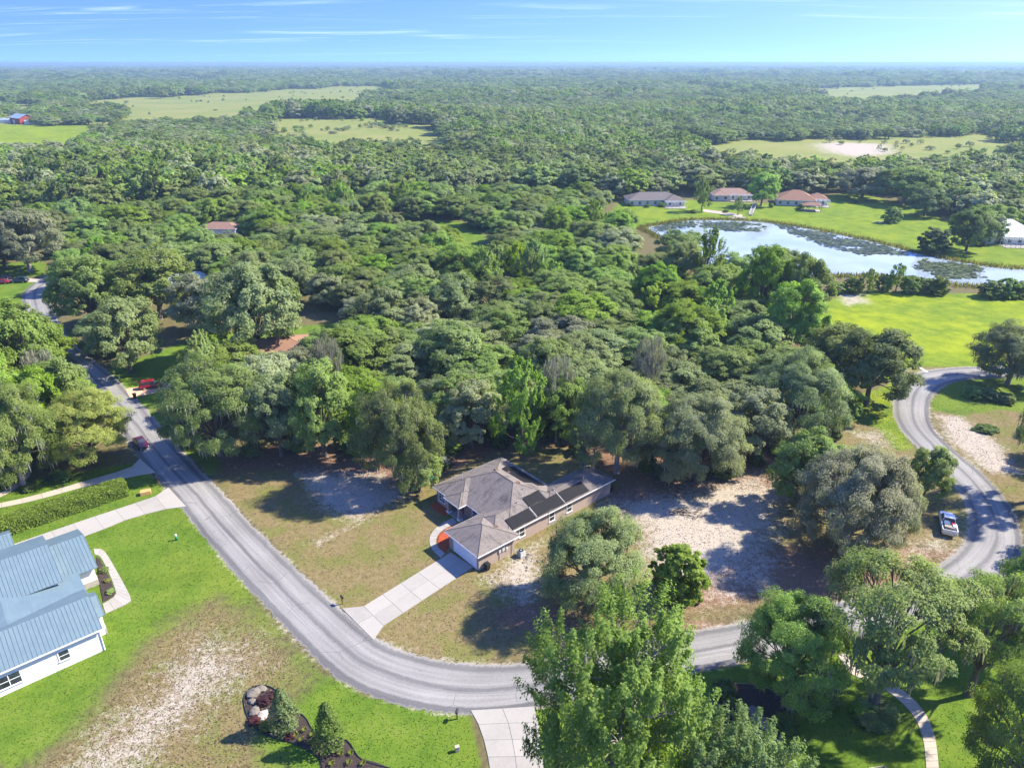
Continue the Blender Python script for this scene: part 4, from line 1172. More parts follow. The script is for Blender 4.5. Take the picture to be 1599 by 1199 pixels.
    if kind == 'gum':
        tb.tube([top, top * 1.0 + Vector((0.2, -0.1, H0 * 0.25)), Vector((lean.x, lean.y, H0 * 0.9))], [rt * 0.85, rt * 0.5, 0.05], 7)
    for i, (c, r) in enumerate(zip(LC, LR)):
        c = Vector(c)
        if kind == 'gum':
            st = Vector((lean.x, lean.y, max(fork * 0.35, c.z - H0 * 0.16)))
        else:
            st = top - Vector((0, 0, rng.uniform(0, fork * 0.25)))
        mid = st.lerp(c, 0.5) + Vector((rng.uniform(-0.5, 0.5), rng.uniform(-0.5, 0.5), 0.5 if kind == 'oak' else -0.2))
        lr = rt * (0.36 if kind == 'oak' else 0.3)
        tb.tube([st, st.lerp(mid, 0.5) + Vector((0, 0, 0.12)), mid, c], [lr, lr * 0.75, lr * 0.5, lr * 0.2], limb_sides, False)
        for k in range(subs):
            if k % 2 == 0 or limb_sides > 4:
                sc = Vector(SC[i * subs + k])
                q0 = mid.lerp(c, rng.uniform(0.2, 1.0))
                tb.tube([q0, q0.lerp(sc, 0.55) + Vector((0, 0, 0.1)), sc], [lr * 0.28, lr * 0.2, lr * 0.07], 4, False)
    trunk = tb.mesh('trunk', trunk_mat)
    ms = None
    if moss > 0:
        mc, mn, ml = [], [], []
        for sc, sr in zip(SC, SR):
            if rng.random() < moss:
                for k in range(rng.integers(5, 12)):
                    a = rng.uniform(0, 6.28); q = sr * rng.uniform(0.2, 1.0)
                    L = rng.uniform(0.35, 1.25)
                    mc.append((sc[0] + q * math.cos(a), sc[1] + q * math.sin(a), sc[2] - sr * 0.3 - L * 0.3)); ml.append(L); mn.append(a + rng.uniform(-1, 1))
        mc = np.array(mc); ml = np.array(ml); mn = np.array(mn); n = len(mc)
        w = rng.uniform(0.03, 0.09, n)
        sd = np.stack([np.cos(mn), np.sin(mn), np.zeros(n)], 1) * w[:, None]
        up = np.stack([rng.normal(size=n) * 0.08, rng.normal(size=n) * 0.08, np.ones(n)], 1) * (ml * 0.5)[:, None]
        V = np.stack([mc - sd + up, mc + sd + up, mc + sd * 0.7, mc + sd * 0.15 - up, mc - sd * 0.15 - up, mc - sd * 0.8], 1).reshape(-1, 3)
        ms = bpy.data.meshes.new('moss')
        ms.vertices.add(6 * n); ms.vertices.foreach_set('co', V.astype(np.float32).ravel())
        ms.loops.add(6 * n); ms.loops.foreach_set('vertex_index', np.arange(6 * n, dtype=np.int32))
        ms.polygons.add(n); ms.polygons.foreach_set('loop_start', np.arange(0, 6 * n, 6, dtype=np.int32))
        at = ms.attributes.new('tint', 'FLOAT', 'FACE'); at.data.foreach_set('value', rng.uniform(0, 1, n).astype(np.float32))
        ms.materials.append(MATS['moss']); ms.update()
    TREES.setdefault(key, []).append((trunk, crown, ms))

for i in range(6): make_tree('oak', 'oak', 24, 10, 82, 0.32, 0.2)
for i in range(3): make_tree('gum', 'gum', 16, 8, 85, 0.36)
for i in range(2): make_tree('oak_near', 'oak', 28, 12, 200, 0.165, 0.55, limb_sides=6)
for i in range(2): make_tree('oak_open', 'oak', 24, 9, 135, 0.165, 0.9, limb_sides=6, open_below=True)
for i in range(2): make_tree('gum_near', 'gum', 40, 12, 140, 0.17, trunk_mat='bark_grey', limb_sides=6, open_below=True)
for i in range(2): make_tree('bush', 'bush', 26, 7, 75, 0.6)
for i in range(4): make_tree('oak_far', 'oak', 20, 5, 18, 0.85, limb_sides=3)
for i in range(3): make_tree('gum_far', 'gum', 11, 5, 24, 0.85, limb_sides=3)

def slot_mat(o, mat):
    o.material_slots[0].link = 'OBJECT'
    o.material_slots[0].material = MATS[mat]
def plant_tree(name, key, loc, H, Rr, leaf_mat, label, cat='tree', group=None, moss=False, rz=None, variant=None, bark=None):
    v = TREES[key]
    trunk, crown, ms = v[(variant if variant is not None else random.randrange(len(v))) % len(v)]
    t = thing(name, label, cat, loc, random.uniform(0, 6.28) if rz is None else rz, group)
    k_ = random.uniform(0.88, 1.12)
    t.scale = (Rr / R0 * k_, Rr / R0 / k_, H / H0)
    o = obj('trunk', trunk, t)
    if bark: slot_mat(o, bark)
    o = obj('crown', crown, t); slot_mat(o, leaf_mat)
    if moss and ms is not None: obj('moss', ms, t)['kind'] = 'stuff'
    return t
def height_for(p, ty):
    lo, hi = 0.5, 45.0
    for _ in range(40):
        m = (lo + hi) / 2
        if to_px((p.x, p.y, m))[1] > ty: lo = m
        else: hi = m
    return lo
placed = []     # (x, y, radius) of the single trees, so the wood keeps clear of them
def surveyed(name, key, bx, by, ty, hw_px, leaf_mat, label, moss=False, group=None, cat='tree', bark=None, rz=None, variant=None, hscale=1.0):
    p = g(bx, by)
    H = height_for(p, ty) * hscale
    rr = hw_px * depth((p.x, p.y, H * 0.6)) / FPX
    placed.append((p.x, p.y, rr * 0.85))
    return plant_tree(name, key, p, H / 0.97, rr / 1.10, leaf_mat, label, cat, group, moss, rz, variant, bark)

S = surveyed
# foreground
S('sweetgum_tree', 'gum_near', 950, 1290, 968, 164, 'leaf_gum', 'tall airy bright green tree before the road bend, at the bottom centre', variant=0, rz=0.4)
S('sweetgum_tree', 'gum_near', 1130, 1400, 1165, 140, 'leaf_gum', 'lower bright green tree cut by the bottom edge, right of the tall airy one', variant=1, rz=2.0)
S('oak_tree', 'oak_open', 1362, 1103, 862, 150, 'leaf_bright', 'mossy oak with bare dark trunk beside the curving stone path', True, variant=0, rz=1.2)
S('oak_tree', 'oak_near', 1226, 1088, 925, 92, 'leaf_bright', 'dense leafy oak overhanging the road, left of the dark-trunked oak', True, variant=1, rz=0.3)
S('oak_tree', 'oak_open', 1512, 1085, 885, 96, 'leaf_bright', 'moss-hung oak right of the curving stone path', True, variant=0, rz=4.0)
S('oak_tree', 'oak_near', 1596, 1010, 862, 76, 'leaf_bright', 'green oak at the right edge below the road bend', True, variant=1, rz=2.6)
S('oak_tree', 'oak_near', 1585, 1260, 1030, 100, 'leaf_bright', 'oak filling the bottom right corner', True, variant=1, rz=5.2)
# the lot
S('oak_tree', 'oak_near', 922, 940, 796, 90, 'leaf_oak', 'round grey-green oak standing alone beside the tan house', True, variant=1, rz=0.9)
S('young_tree', 'bush', 1056, 930, 850, 50, 'leaf_hedge', 'small vivid green tree on the sandy lot', variant=0, rz=1.0)
S('oak_tree', 'oak_near', 1318, 862, 694, 100, 'leaf_pale', 'pale mossy oak in the clump beside the white pickup', True, variant=0, rz=2.2, bark='bark_grey')
S('oak_tree', 'oak', 1245, 790, 668, 56, 'leaf_green', 'dark green oak behind the pale mossy oak', variant=0)
S('oak_tree', 'oak', 1300, 765, 690, 50, 'leaf_green', 'green oak tucked behind the pale mossy clump')
S('oak_tree', 'oak', 1440, 785, 692, 38, 'leaf_green', 'bright green upright tree between pale mossy oak and road', variant=1)
S('oak_tree', 'oak_near', 1378, 858, 735, 46, 'leaf_grey', 'olive oak on the pickup side of the mossy clump', True, variant=1, rz=0.2)
S('oak_tree', 'oak_near', 1572, 600, 500, 64, 'leaf_oak', 'mossy oak over the junction at the right edge', True, variant=1, rz=3.0, bark='bark_grey')
S('oak_tree', 'oak_open', 1618, 782, 612, 82, 'leaf_oak', 'weeping mossy oak leaning in at the right edge by the sandy verge', True, variant=0, rz=1.0, bark='bark_grey')
# edge of the wood behind the house
S('oak_tree', 'oak_near', 628, 762, 590, 70, 'leaf_oak', 'tall dark oak left of the tan house', True, variant=0, rz=4.4)
S('oak_tree', 'oak', 655, 768, 695, 42, 'leaf_green', 'low leafy oak bough nearest the house front', variant=2)
S('oak_tree', 'oak', 590, 720, 585, 50, 'leaf_green', 'green oak behind the tall dark oak', variant=1)
S('oak_tree', 'oak', 738, 700, 590, 58, 'leaf_grey', 'grey mossy oak behind the house roof', True, variant=3)
S('sweetgum_tree', 'gum', 815, 718, 560, 52, 'leaf_green', 'green tree rising just behind the house ridge', variant=2)
S('oak_tree', 'oak_near', 962, 738, 565, 78, 'leaf_oak', 'oak with pale trunk behind the rear wing', True, variant=1, rz=5.5, bark='bark_grey')
S('oak_tree', 'oak', 880, 690, 575, 55, 'leaf_green', 'leafy green oak between ridge and rear wing')
S('oak_tree', 'oak_near', 1085, 752, 612, 82, 'leaf_grey', 'grey moss-draped oak facing the sandy lot', True, variant=0, rz=3.3)
S('oak_tree', 'oak', 1165, 720, 600, 62, 'leaf_grey', 'mossy oak next right of the moss-draped oak', True)
S('oak_tree', 'oak_near', 1235, 690, 545, 80, 'leaf_oak', 'broad mossy oak above the shaded litter', True, variant=1, rz=1.7)
S('oak_tree', 'oak', 1352, 632, 505, 72, 'leaf_dark', 'dark glossy oak on the point by the road junction', variant=1)
S('oak_tree', 'oak', 1300, 590, 500, 60, 'leaf_oak', 'oak behind the dark glossy oak')
S('oak_tree', 'oak_near', 345, 712, 552, 88, 'leaf_oak', 'broad pale oak at the corner of the wood near the road', True, variant=1, rz=2.9)
S('oak_tree', 'oak', 440, 712, 570, 60, 'leaf_oak', 'oak second from the road along the lot edge', True, variant=0)
S('oak_tree', 'oak', 508, 712, 555, 62, 'leaf_green', 'oak third from the road along the lot edge', variant=3)
S('oak_tree', 'oak', 425, 650, 545, 66, 'leaf_grey', 'grey oak in front of the hidden orange roof', True, variant=2)
S('oak_tree', 'oak', 470, 606, 538, 44, 'leaf_grey', 'grey oak right of the hidden orange roof', variant=0)
# along the road, upper left
S('oak_tree', 'oak', 205, 582, 455, 66, 'leaf_oak', 'rounded oak standing on the shaded roadside lawn', variant=1)
S('oak_tree', 'oak', 405, 560, 395, 80, 'leaf_oak', 'spreading oak on the shaded lawn', variant=2)
S('oak_tree', 'oak', 150, 512, 392, 60, 'leaf_oak', 'dark oak overhanging the far road', variant=3)
S('oak_tree', 'oak', 250, 500, 380, 70, 'leaf_oak', 'oak behind the rounded lawn oak', variant=0)
S('oak_tree', 'oak', 330, 520, 420, 60, 'leaf_grey', 'grey oak between the two lawn oaks', variant=1)
S('oak_tree', 'oak', 48, 424, 312, 58, 'leaf_grey', 'grey oak above the parked cars, far left', variant=2, bark='bark_grey')
S('oak_tree', 'oak', 8, 418, 330, 48, 'leaf_grey', 'pale oak at the left edge above the parked cars', variant=0)
S('oak_tree', 'oak', 45, 640, 462, 68, 'leaf_green', 'green oak left of the road below the parked cars', variant=2)
S('oak_tree', 'oak', -15, 680, 500, 70, 'leaf_green', 'green oak cut by the left edge', variant=3)
S('oak_tree', 'oak_near', 150, 722, 600, 70, 'leaf_yellow', 'sunlit yellow-green oak beside the road and maroon car', variant=1, rz=0.5)
S('oak_tree', 'oak_near', 40, 762, 585, 76, 'leaf_green', 'large green oak with pale trunk by the curving path', True, variant=0, rz=2.2, bark='bark_grey')
S('oak_tree', 'oak', 108, 690, 555, 55, 'leaf_green', 'green oak behind the yellow-green one', variant=1)
S('oak_tree', 'oak', -45, 740, 570, 70, 'leaf_green', 'oak on the left edge above the hedge', variant=0)
S('oak_tree', 'oak', 12, 700, 540, 60, 'leaf_bright', 'bright green oak by the left edge, behind the curving path', variant=4)
S('oak_tree', 'oak', 75, 705, 565, 52, 'leaf_bright', 'bright green oak left of the yellow-green one', variant=5)
# round the pond
S('sweetgum_tree', 'gum', 1095, 330, 279, 20, 'leaf_bright', 'bright green tree on the pond lawn by the grey-roofed house', variant=0)
S('sweetgum_tree', 'oak', 1188, 322, 265, 27, 'leaf_bright', 'rounded bright tree before the pink-tiled house', variant=1)
S('young_tree', 'gum', 1152, 335, 308, 11, 'leaf_bright', 'small tree beside the pond dock')
S('round_shrub', 'bush', 1391, 348, 321, 16, 'leaf_green', 'round clipped-looking shrub alone on the pond lawn', cat='shrub')
S('oak_tree', 'oak', 1443, 338, 290, 32, 'leaf_dark', 'dark round oak on the pond lawn')
S('oak_tree', 'oak', 1508, 392, 318, 40, 'leaf_dark', 'dark leaning tree on the far pond bank', variant=2)
S('oak_tree', 'bush', 1455, 395, 352, 28, 'leaf_dark', 'bushy clump at the water beside the leaning tree', cat='shrub')
S('oak_tree', 'oak', 1545, 380, 330, 24, 'leaf_oak', 'small oak between leaning tree and silver roof')
S('oak_tree', 'oak', 1410, 318, 255, 50, 'leaf_oak', 'wide grey oak behind the pond lawn', variant=0)
S('oak_tree', 'oak', 1345, 310, 258, 46, 'leaf_grey', 'grey oak right of the terracotta house', variant=1)
S('oak_tree', 'gum', 1100, 470, 360, 36, 'leaf_green', 'green tree at the near pond shore, left of the water', variant=1)
S('oak_tree', 'oak', 1060, 460, 372, 42, 'leaf_oak', 'oak beside the near pond shore')
S('oak_tree', 'oak', 1185, 505, 375, 44, 'leaf_green', 'dark oak standing against the water of the pond', variant=3)
S('oak_tree', 'oak', 1245, 512, 385, 46, 'leaf_green', 'green oak at the near corner of the pond and bright field', variant=2)
S('oak_tree', 'oak', 1230, 560, 430, 48, 'leaf_bright', 'lighter green oak below the near pond corner', variant=1)
for k, (px, py, ty, w) in enumerate([(1303, 458, 438, 16), (1330, 457, 430, 17), (1355, 458, 420, 17), (1378, 455, 424, 13), (1398, 456, 412, 17), (1420, 458, 428, 18), (1440, 457, 432, 16), (1462, 459, 430, 20), (1545, 464, 436, 22), (1570, 464, 432, 22), (1592, 464, 438, 20)]):
    S('shore_shrub', 'bush' if k not in (2, 4) else 'gum', px, py, ty, w, ['leaf_green', 'leaf_hedge', 'leaf_green'][k % 3],
      ['shrub at the left end of the near pond bank hedge', 'second shrub along the near pond bank', 'taller loose shrub third along the near pond bank', 'small shrub between two tall ones on the pond bank', 'tallest slim sapling on the near pond bank',
       'rounded shrub right of the tallest sapling', 'shrub seventh along the near pond bank', 'dense shrub at the right end of the bank hedge', 'shrub left in the group of three by the right edge', 'middle shrub of three by the right edge', 'shrub at the right edge beyond the bright field'][k],
      group='shrubs along the near pond bank', cat='shrub')

for px, py, ty, w, lb in [(868, 690, 528, 34, 'bare grey snag draped with moss in the middle of the wood'), (520, 640, 500, 30, 'bleached dead tree among the oaks of the left wood'), (1010, 640, 500, 30, 'dead grey tree right of the wood centre'), (85, 650, 520, 30, 'bare pale tree between the green oaks left of the road')]:
    p = g(px, py); H = height_for(p, ty); rr = w * depth((p.x, p.y, H)) / FPX
    tr_, cr_, ms_ = TREES['oak_open'][0]
    t = thing('bare_tree', lb, 'tree', p, random.random() * 6, 'dead trees in the wood'); t.scale = (rr / R0, rr / R0, H / H0)
    slot_mat(obj('trunk', tr_, t), 'bark_grey'); obj('moss', ms_, t)['kind'] = 'stuff'
# ---- the wood: every tree near enough to tell apart is a tree, the rest one mass
road_xy = np.array([[p[0], p[1]] for p in road_ctr])
CLEAR = [(LOT, 3.0)] + [(z[0], 7.0 if k == 9 else 3.0) for k, z in enumerate(Z_LUSH)] + [(LAKE, 4.0)] + [(Z_DRY[2][0], 2.0), (Z_DRY[3][0], 0)]
CLEAR += [(f, 0.0) for f in FIELDS]
CLEAR += [(gl([(1285, 420), (1660, 445), (1660, 475), (1285, 475)]), -2.0)]
CLEAR += [(gl([(985, 345), (1050, 345), (1062, 398)]) + T([(1045, 360), (985, 360)]), 0.0)]
CLEAR += [(T([(690, 338), (760, 362)]) + gl([(770, 372), (700, 392)]), 0.0)]
HOUSES = [o for o in bpy.data.objects if o.get('category') in ('house', 'barn', 'shed', 'building', 'pavilion')]
house_xy = np.array([[o.location.x, o.location.y] for o in HOUSES])
def free(P0):
    ok = np.ones(len(P0), bool)
    d0 = np.hypot(P0[:, 0], P0[:, 1])
    wob = np.clip((d0 - 330) / 300, 0, 1)[:, None] * 26
    P = P0 + wob * np.stack([np.sin(P0[:, 0] * 0.041 + P0[:, 1] * 0.013) + 0.6 * np.sin(P0[:, 1] * 0.09), np.sin(P0[:, 1] * 0.037 - P0[:, 0] * 0.017) + 0.6 * np.sin(P0[:, 0] * 0.083)], 1)
    for poly, mg in CLEAR:
        A = np.array([[p[0], p[1]] for p in poly]); lo, hi = A.min(0) - 10, A.max(0) + 10
        sel = np.where(ok & ((P >= lo) & (P <= hi)).all(1))[0]
        if len(sel): ok[sel] &= poly_sd(P[sel], poly) < -mg
    for q in road_xy: ok &= ((P - q) ** 2).sum(1) > 42
    for q, o in zip(house_xy, HOUSES): ok &= ((P - q) ** 2).sum(1) > (8.5 if ('orange' in o['label'] or 'pale roof' in o['label']) else 13.0) ** 2
    for x, y, r in placed: ok &= ((P - (x, y)) ** 2).sum(1) > (r + 2.2) ** 2
    P = P0
    # sight lines to the half-hidden roofs
    for (px, py, w, back) in ((349, 358, 8, 42), (58, 452, 7, 42), (25, 436, 13, 48), (408, 548, 2.5, 16), (300, 428, 3, 30), (1018, 312, 14, 60), (1140, 305, 10, 60), (1240, 312, 14, 60), (1580, 362, 12, 60), (37, 190, 22, 330)):
        p = g(px, py + 6); d = Vector((-p.x, -p.y)).normalized()
        rel = P - np.array([p.x, p.y]); al = rel @ np.array([d.x, d.y]); ac = np.abs(rel @ np.array([-d.y, d.x]))
        ok &= ~((al > 0) & (al < back) & (ac < w))
    return ok
def scatter(spacing, rmin, rmax, jit=0.42):
    """jittered hexagonal positions inside the view wedge between two distances"""
    ny = int((rmax - 40) / (spacing * 0.87)); out = []
    half = 0.82 * rmax + 60
    xs = np.arange(-half, half, spacing)
    for j in range(ny):
        y = 40 + j * spacing * 0.87
        x = xs + (j % 2) * spacing / 2
        lim = 0.80 * y + 35
        x = x[np.abs(x) < lim]
        out.append(np.stack([x, np.full(len(x), y)], 1))
    P = np.concatenate(out)
    P += rng.normal(size=P.shape) * jit * 0.75 * spacing
    d = np.hypot(P[:, 0], P[:, 1])
    return P[(d >= rmin) & (d < rmax)]
W1 = scatter(11.0, 90, 360); W1 = W1[free(W1)]
order = np.argsort(np.hypot(W1[:, 0], W1[:, 1])); W1 = W1[order]
NSINGLE = 235
def lownoise(x, y, s):
    return 0.5 + 0.25 * (math.sin(x * s * 1.3 + 1.7 * math.sin(y * s)) + math.sin(y * s * 1.7 + 2.1 + 1.3 * math.sin(x * s * 0.8)))
LAND = [((349, 358), 'the brown-roofed white house'), ((428, 551), 'the hidden orange roof'), ((300, 428), 'the pale roof among the oaks'), ((720, 380), 'the small clearing'), ((1352, 560), 'the dark junction oak'),
        ((405, 480), 'the spreading lawn oak'), ((628, 680), 'the tall dark oak by the house'), ((962, 650), 'the oak behind the rear wing'), ((1085, 690), 'the grey moss-draped oak'), ((1235, 610), 'the broad mossy oak'), ((1245, 450), 'the near corner of the pond'),
        ((1080, 415), 'the near shore of the pond'), ((60, 540), 'the oaks left of the road'), ((128, 450), 'the oak overhanging the far road'), ((1018, 312), 'the grey-roofed pond house'), ((815, 630), 'the tree behind the house ridge'), ((600, 480), 'the mid wood, left part'),
        ((800, 500), 'the middle of the wood'), ((1000, 510), 'the mid wood, right part'), ((560, 590), 'the oak behind the tall dark one'), ((900, 420), 'the far side of the wood'), ((350, 620), 'the broad pale corner oak'), ((1580, 545), 'the mossy oak over the junction')]
def wood_zone(px, py, hh, rr):
    (lx, ly), nm = min(LAND, key=lambda q: (q[0][0] - px) ** 2 + (1.6 * (q[0][1] - py)) ** 2)
    dx, dy = px - lx, 1.6 * (py - ly)
    if abs(dx) + abs(dy) < 30: side = 'right beside'
    elif abs(dx) > abs(dy): side = ('far ' if abs(dx) > 110 else '') + ('right of' if dx > 0 else 'left of')
    else: side = ('well ' if abs(dy) > 110 else '') + ('in front of' if dy > 0 else 'behind')
    sz = 'tall ' if hh > 12.3 else 'low ' if hh < 9.8 else 'broad ' if rr > 6.6 else ''
    return sz, side + ' ' + nm
rest = []
KINDS = {'leaf_oak': ('oak_tree', 'olive oak'), 'leaf_grey': ('oak_tree', 'grey mossy oak'), 'leaf_green': ('oak_tree', 'mid green oak'), 'leaf_bright': ('sweetgum_tree', 'bright green upright tree'), 'leaf_yellow': ('sweetgum_tree', 'yellow-green upright tree')}
for i, (x, y) in enumerate(W1):
    k = lownoise(x, y, 0.035) * 0.55 + random.random() * 0.45
    lm = 'leaf_grey' if k < 0.22 else 'leaf_oak' if k < 0.47 else 'leaf_green' if k < 0.80 else 'leaf_bright' if k < 0.95 else 'leaf_yellow'
    hh = random.choice((1, 1, 1.15)) * random.uniform(8.0, 13.2); rr = random.uniform(5.8, 9.0)
    if lm in ('leaf_bright', 'leaf_yellow'): hh *= 1.08; rr *= 0.78
    if len(rest) == 0 and i < NSINGLE:
        nm, ds = KINDS[lm]
        px, py = to_px((x, y, hh * 0.7))
        key = 'gum' if lm in ('leaf_bright', 'leaf_yellow') else 'oak'
        sz, wz = wood_zone(px, py, hh, rr)
        plant_tree(nm, key, (x, y, 0), hh, rr, lm, sz + ds + ' ' + wz, 'tree', 'trees of the wood', lm == 'leaf_grey')
    else:
        rest.append((x, y, hh, rr, lm))

alike = {}
for o in bpy.data.objects:
    if o.get('group') == 'trees of the wood': alike.setdefault(o['label'], []).append(o)
for lb, os_ in alike.items():
    if len(os_) > 1:
        os_.sort(key=lambda o: to_px(o.location)[0])
        words = {2: ('left one', 'right one'), 3: ('left one', 'middle one', 'right one')}.get(len(os_))
        words = words or ['%s across' % w for w in ('first', 'second', 'third', 'fourth', 'fifth', 'sixth', 'seventh', 'eighth', 'ninth', 'tenth')]
        for o, w in zip(os_, words): o['label'] = lb + ', ' + w
# prototypes for the mass of trees (kept out of the scene, used as instances)
def joined(key, variant, leaf_mat):
    trunk, crown, ms = TREES[key][variant]
    nv, nf = len(trunk.vertices), len(trunk.polygons)
    me = bpy.data.meshes.new('wood_tree')
    tv = np.empty(nv * 3, np.float32); trunk.vertices.foreach_get('co', tv)
    cv_ = np.empty(len(crown.vertices) * 3, np.float32); crown.vertices.foreach_get('co', cv_)
    tl = np.empty(len(trunk.loops), np.int32); trunk.loops.foreach_get('vertex_index', tl)
    ts = np.empty(nf, np.int32); trunk.polygons.foreach_get('loop_start', ts)
    cl_ = np.arange(len(crown.vertices), dtype=np.int32)
    cs = np.arange(0, len(crown.vertices), 4, dtype=np.int32)
    tn = np.empty(len(crown.polygons), np.float32); crown.attributes['tint'].data.foreach_get('value', tn)
    me.vertices.add(nv + len(crown.vertices)); me.vertices.foreach_set('co', np.concatenate([tv, cv_]))
    me.loops.add(len(tl) + len(cl_)); me.loops.foreach_set('vertex_index', np.concatenate([tl, cl_ + nv]))
    me.polygons.add(nf + len(cs)); me.polygons.foreach_set('loop_start', np.concatenate([ts, cs + len(tl)]))
    me.polygons.foreach_set('material_index', np.concatenate([np.zeros(nf, np.int32), np.ones(len(cs), np.int32)]))
    at = me.attributes.new('tint', 'FLOAT', 'FACE'); at.data.foreach_set('value', np.concatenate([np.full(nf, 0.5, np.float32), tn]))
    me.materials.append(MATS['bark']); me.materials.append(MATS[leaf_mat]); me.update()
    return bpy.data.objects.new('wood_tree', me)
def mass(name, label, protos, pts, kindname='stuff'):
    """pts rows: x, y, sx, sz, proto index"""
    col = bpy.data.collections.new(name + '_kinds')
    for i, o in enumerate(protos):
        o.name = '%s_%02d' % (name, i); col.objects.link(o)
    pts = np.array(pts, np.float32)
    me = bpy.data.meshes.new(name)
    n = len(pts)
    co = np.zeros((n, 3), np.float32); co[:, :2] = pts[:, :2]
    me.vertices.add(n); me.vertices.foreach_set('co', co.ravel())
    a = me.attributes.new('pick', 'INT', 'POINT'); a.data.foreach_set('value', pts[:, 4].astype(np.int32))
    a = me.attributes.new('size', 'FLOAT_VECTOR', 'POINT'); a.data.foreach_set('vector', np.stack([pts[:, 2], pts[:, 2], pts[:, 3]], 1).ravel())
    a = me.attributes.new('turn', 'FLOAT_VECTOR', 'POINT'); a.data.foreach_set('vector', np.stack([np.zeros(n), np.zeros(n), rng.uniform(0, 6.28, n)], 1).astype(np.float32).ravel())
    me.update()
    o = obj(name, me)
    ng = bpy.data.node_groups.new(name, 'GeometryNodeTree')
    ng.interface.new_socket('Geometry', in_out='INPUT', socket_type='NodeSocketGeometry')
    ng.interface.new_socket('Geometry', in_out='OUTPUT', socket_type='NodeSocketGeometry')
    N = ng.nodes; Lk = ng.links
    gi, go = N.new('NodeGroupInput'), N.new('NodeGroupOutput')
    ci = N.new('GeometryNodeCollectionInfo'); ci.inputs[0].default_value = col; ci.inputs[1].default_value = True; ci.inputs[2].default_value = True
    ip = N.new('GeometryNodeInstanceOnPoints'); ip.inputs['Pick Instance'].default_value = True
    def attr(nm, typ):
        q = N.new('GeometryNodeInputNamedAttribute'); q.data_type = typ; q.inputs[0].default_value = nm
        return q.outputs[0]
    Lk.new(gi.outputs[0], ip.inputs['Points']); Lk.new(ci.outputs[0], ip.inputs['Instance'])
    Lk.new(attr('pick', 'INT'), ip.inputs['Instance Index'])
    e2r = N.new('FunctionNodeEulerToRotation'); Lk.new(attr('turn', 'FLOAT_VECTOR'), e2r.inputs[0]); Lk.new(e2r.outputs[0], ip.inputs['Rotation'])
    Lk.new(attr('size', 'FLOAT_VECTOR'), ip.inputs['Scale'])
    Lk.new(ip.outputs[0], go.inputs[0])
    md = o.modifiers.new('trees', 'NODES'); md.node_group = ng
    return tag(o, label, 'woodland', None, kindname)
LM = ['leaf_oak', 'leaf_grey', 'leaf_green', 'leaf_bright', 'leaf_yellow']
mid_protos = [joined('oak', 0, 'leaf_oak'), joined('oak', 1, 'leaf_oak'), joined('oak', 2, 'leaf_grey'), joined('oak', 3, 'leaf_grey'), joined('oak', 0, 'leaf_green'), joined('oak', 2, 'leaf_green'), joined('gum', 0, 'leaf_bright'), joined('gum', 1, 'leaf_bright'), joined('gum', 2, 'leaf_yellow')]
PICK = {'leaf_oak': (0, 1), 'leaf_grey': (2, 3), 'leaf_green': (4, 5), 'leaf_bright': (6, 7), 'leaf_yellow': (8, 8)}
mass('middle_woodland', 'continuous oak canopy behind the nearest trees of the wood', mid_protos, [(x, y, rr / R0, hh / H0, random.choice(PICK[lm])) for x, y, hh, rr, lm in rest])
far_protos = [joined('oak_far', 0, 'leaf_oak'), joined('oak_far', 1, 'leaf_oak'), joined('oak_far', 2, 'leaf_grey'), joined('oak_far', 3, 'leaf_dark'), joined('oak_far', 0, 'leaf_green'), joined('gum_far', 0, 'leaf_green'), joined('gum_far', 1, 'leaf_bright'), joined('gum_far', 2, 'leaf_dark')]
def far_rows(P, sc):
    rows = []
    for x, y in P:
        k = lownoise(x, y, 0.012) * 0.6 + random.random() * 0.4
        idx = random.choice((0, 1, 3)) if k < 0.45 else random.choice((0, 2, 4)) if k < 0.72 else random.choice((4, 5, 7, 5)) if k < 0.93 else 6
        hs_ = 0.62 + 0.75 * lownoise(x + 300, y, 0.0075)
        rows.append((x, y, sc * random.uniform(0.75, 1.35) * (0.75 + 0.35 * hs_), sc ** 0.5 * hs_ * random.uniform(0.85, 1.2), idx))
    return rows
W2 = scatter(11.5, 360, 1300); W2 = W2[free(W2)]
W2 = W2[np.array([lownoise(x, y, 0.011) * 0.6 + lownoise(y, x, 0.031) * 0.4 > 0.13 for x, y in W2])]
W3 = scatter(17.0, 1300, 3200); W3 = W3[free(W3)]
W3 = W3[np.array([lownoise(x, y, 0.0045) * 0.7 + lownoise(y, x, 0.012) * 0.3 > 0.2 for x, y in W3])]
W4 = np.concatenate([scatter(48.0, 3200, 9000), scatter(120.0, 9000, 17000)])
gap = np.array([lownoise(x, y, 0.0016) + 0.4 * lownoise(x, y, 0.006) for x, y in W4]); W4 = W4[gap < 0.98]
FB = []
for fi, cnt in ((3, 120), (4, 220), (5, 90), (6, 60)):
    A = np.array([[p[0], p[1]] for p in FIELDS[fi]]); lo, hi = A.min(0), A.max(0)
    q = rng.uniform(lo, hi, (cnt * 3, 2)); q = q[poly_sd(q, FIELDS[fi]) > 0][:cnt]
    q = [(x, y) for x, y in q if lownoise(x, y, 0.02) + 0.35 * random.random() > 0.72]
    FB += [(x, y, random.uniform(0.25, 0.7), random.uniform(0.18, 0.45), random.choice((0, 2, 4, 5))) for x, y in q]
mass('distant_woodland', 'hazy forest stretching to the flat horizon', far_protos, far_rows(W2, 1.3) + far_rows(W3, 1.75) + far_rows(W4, 4.2) + FB)

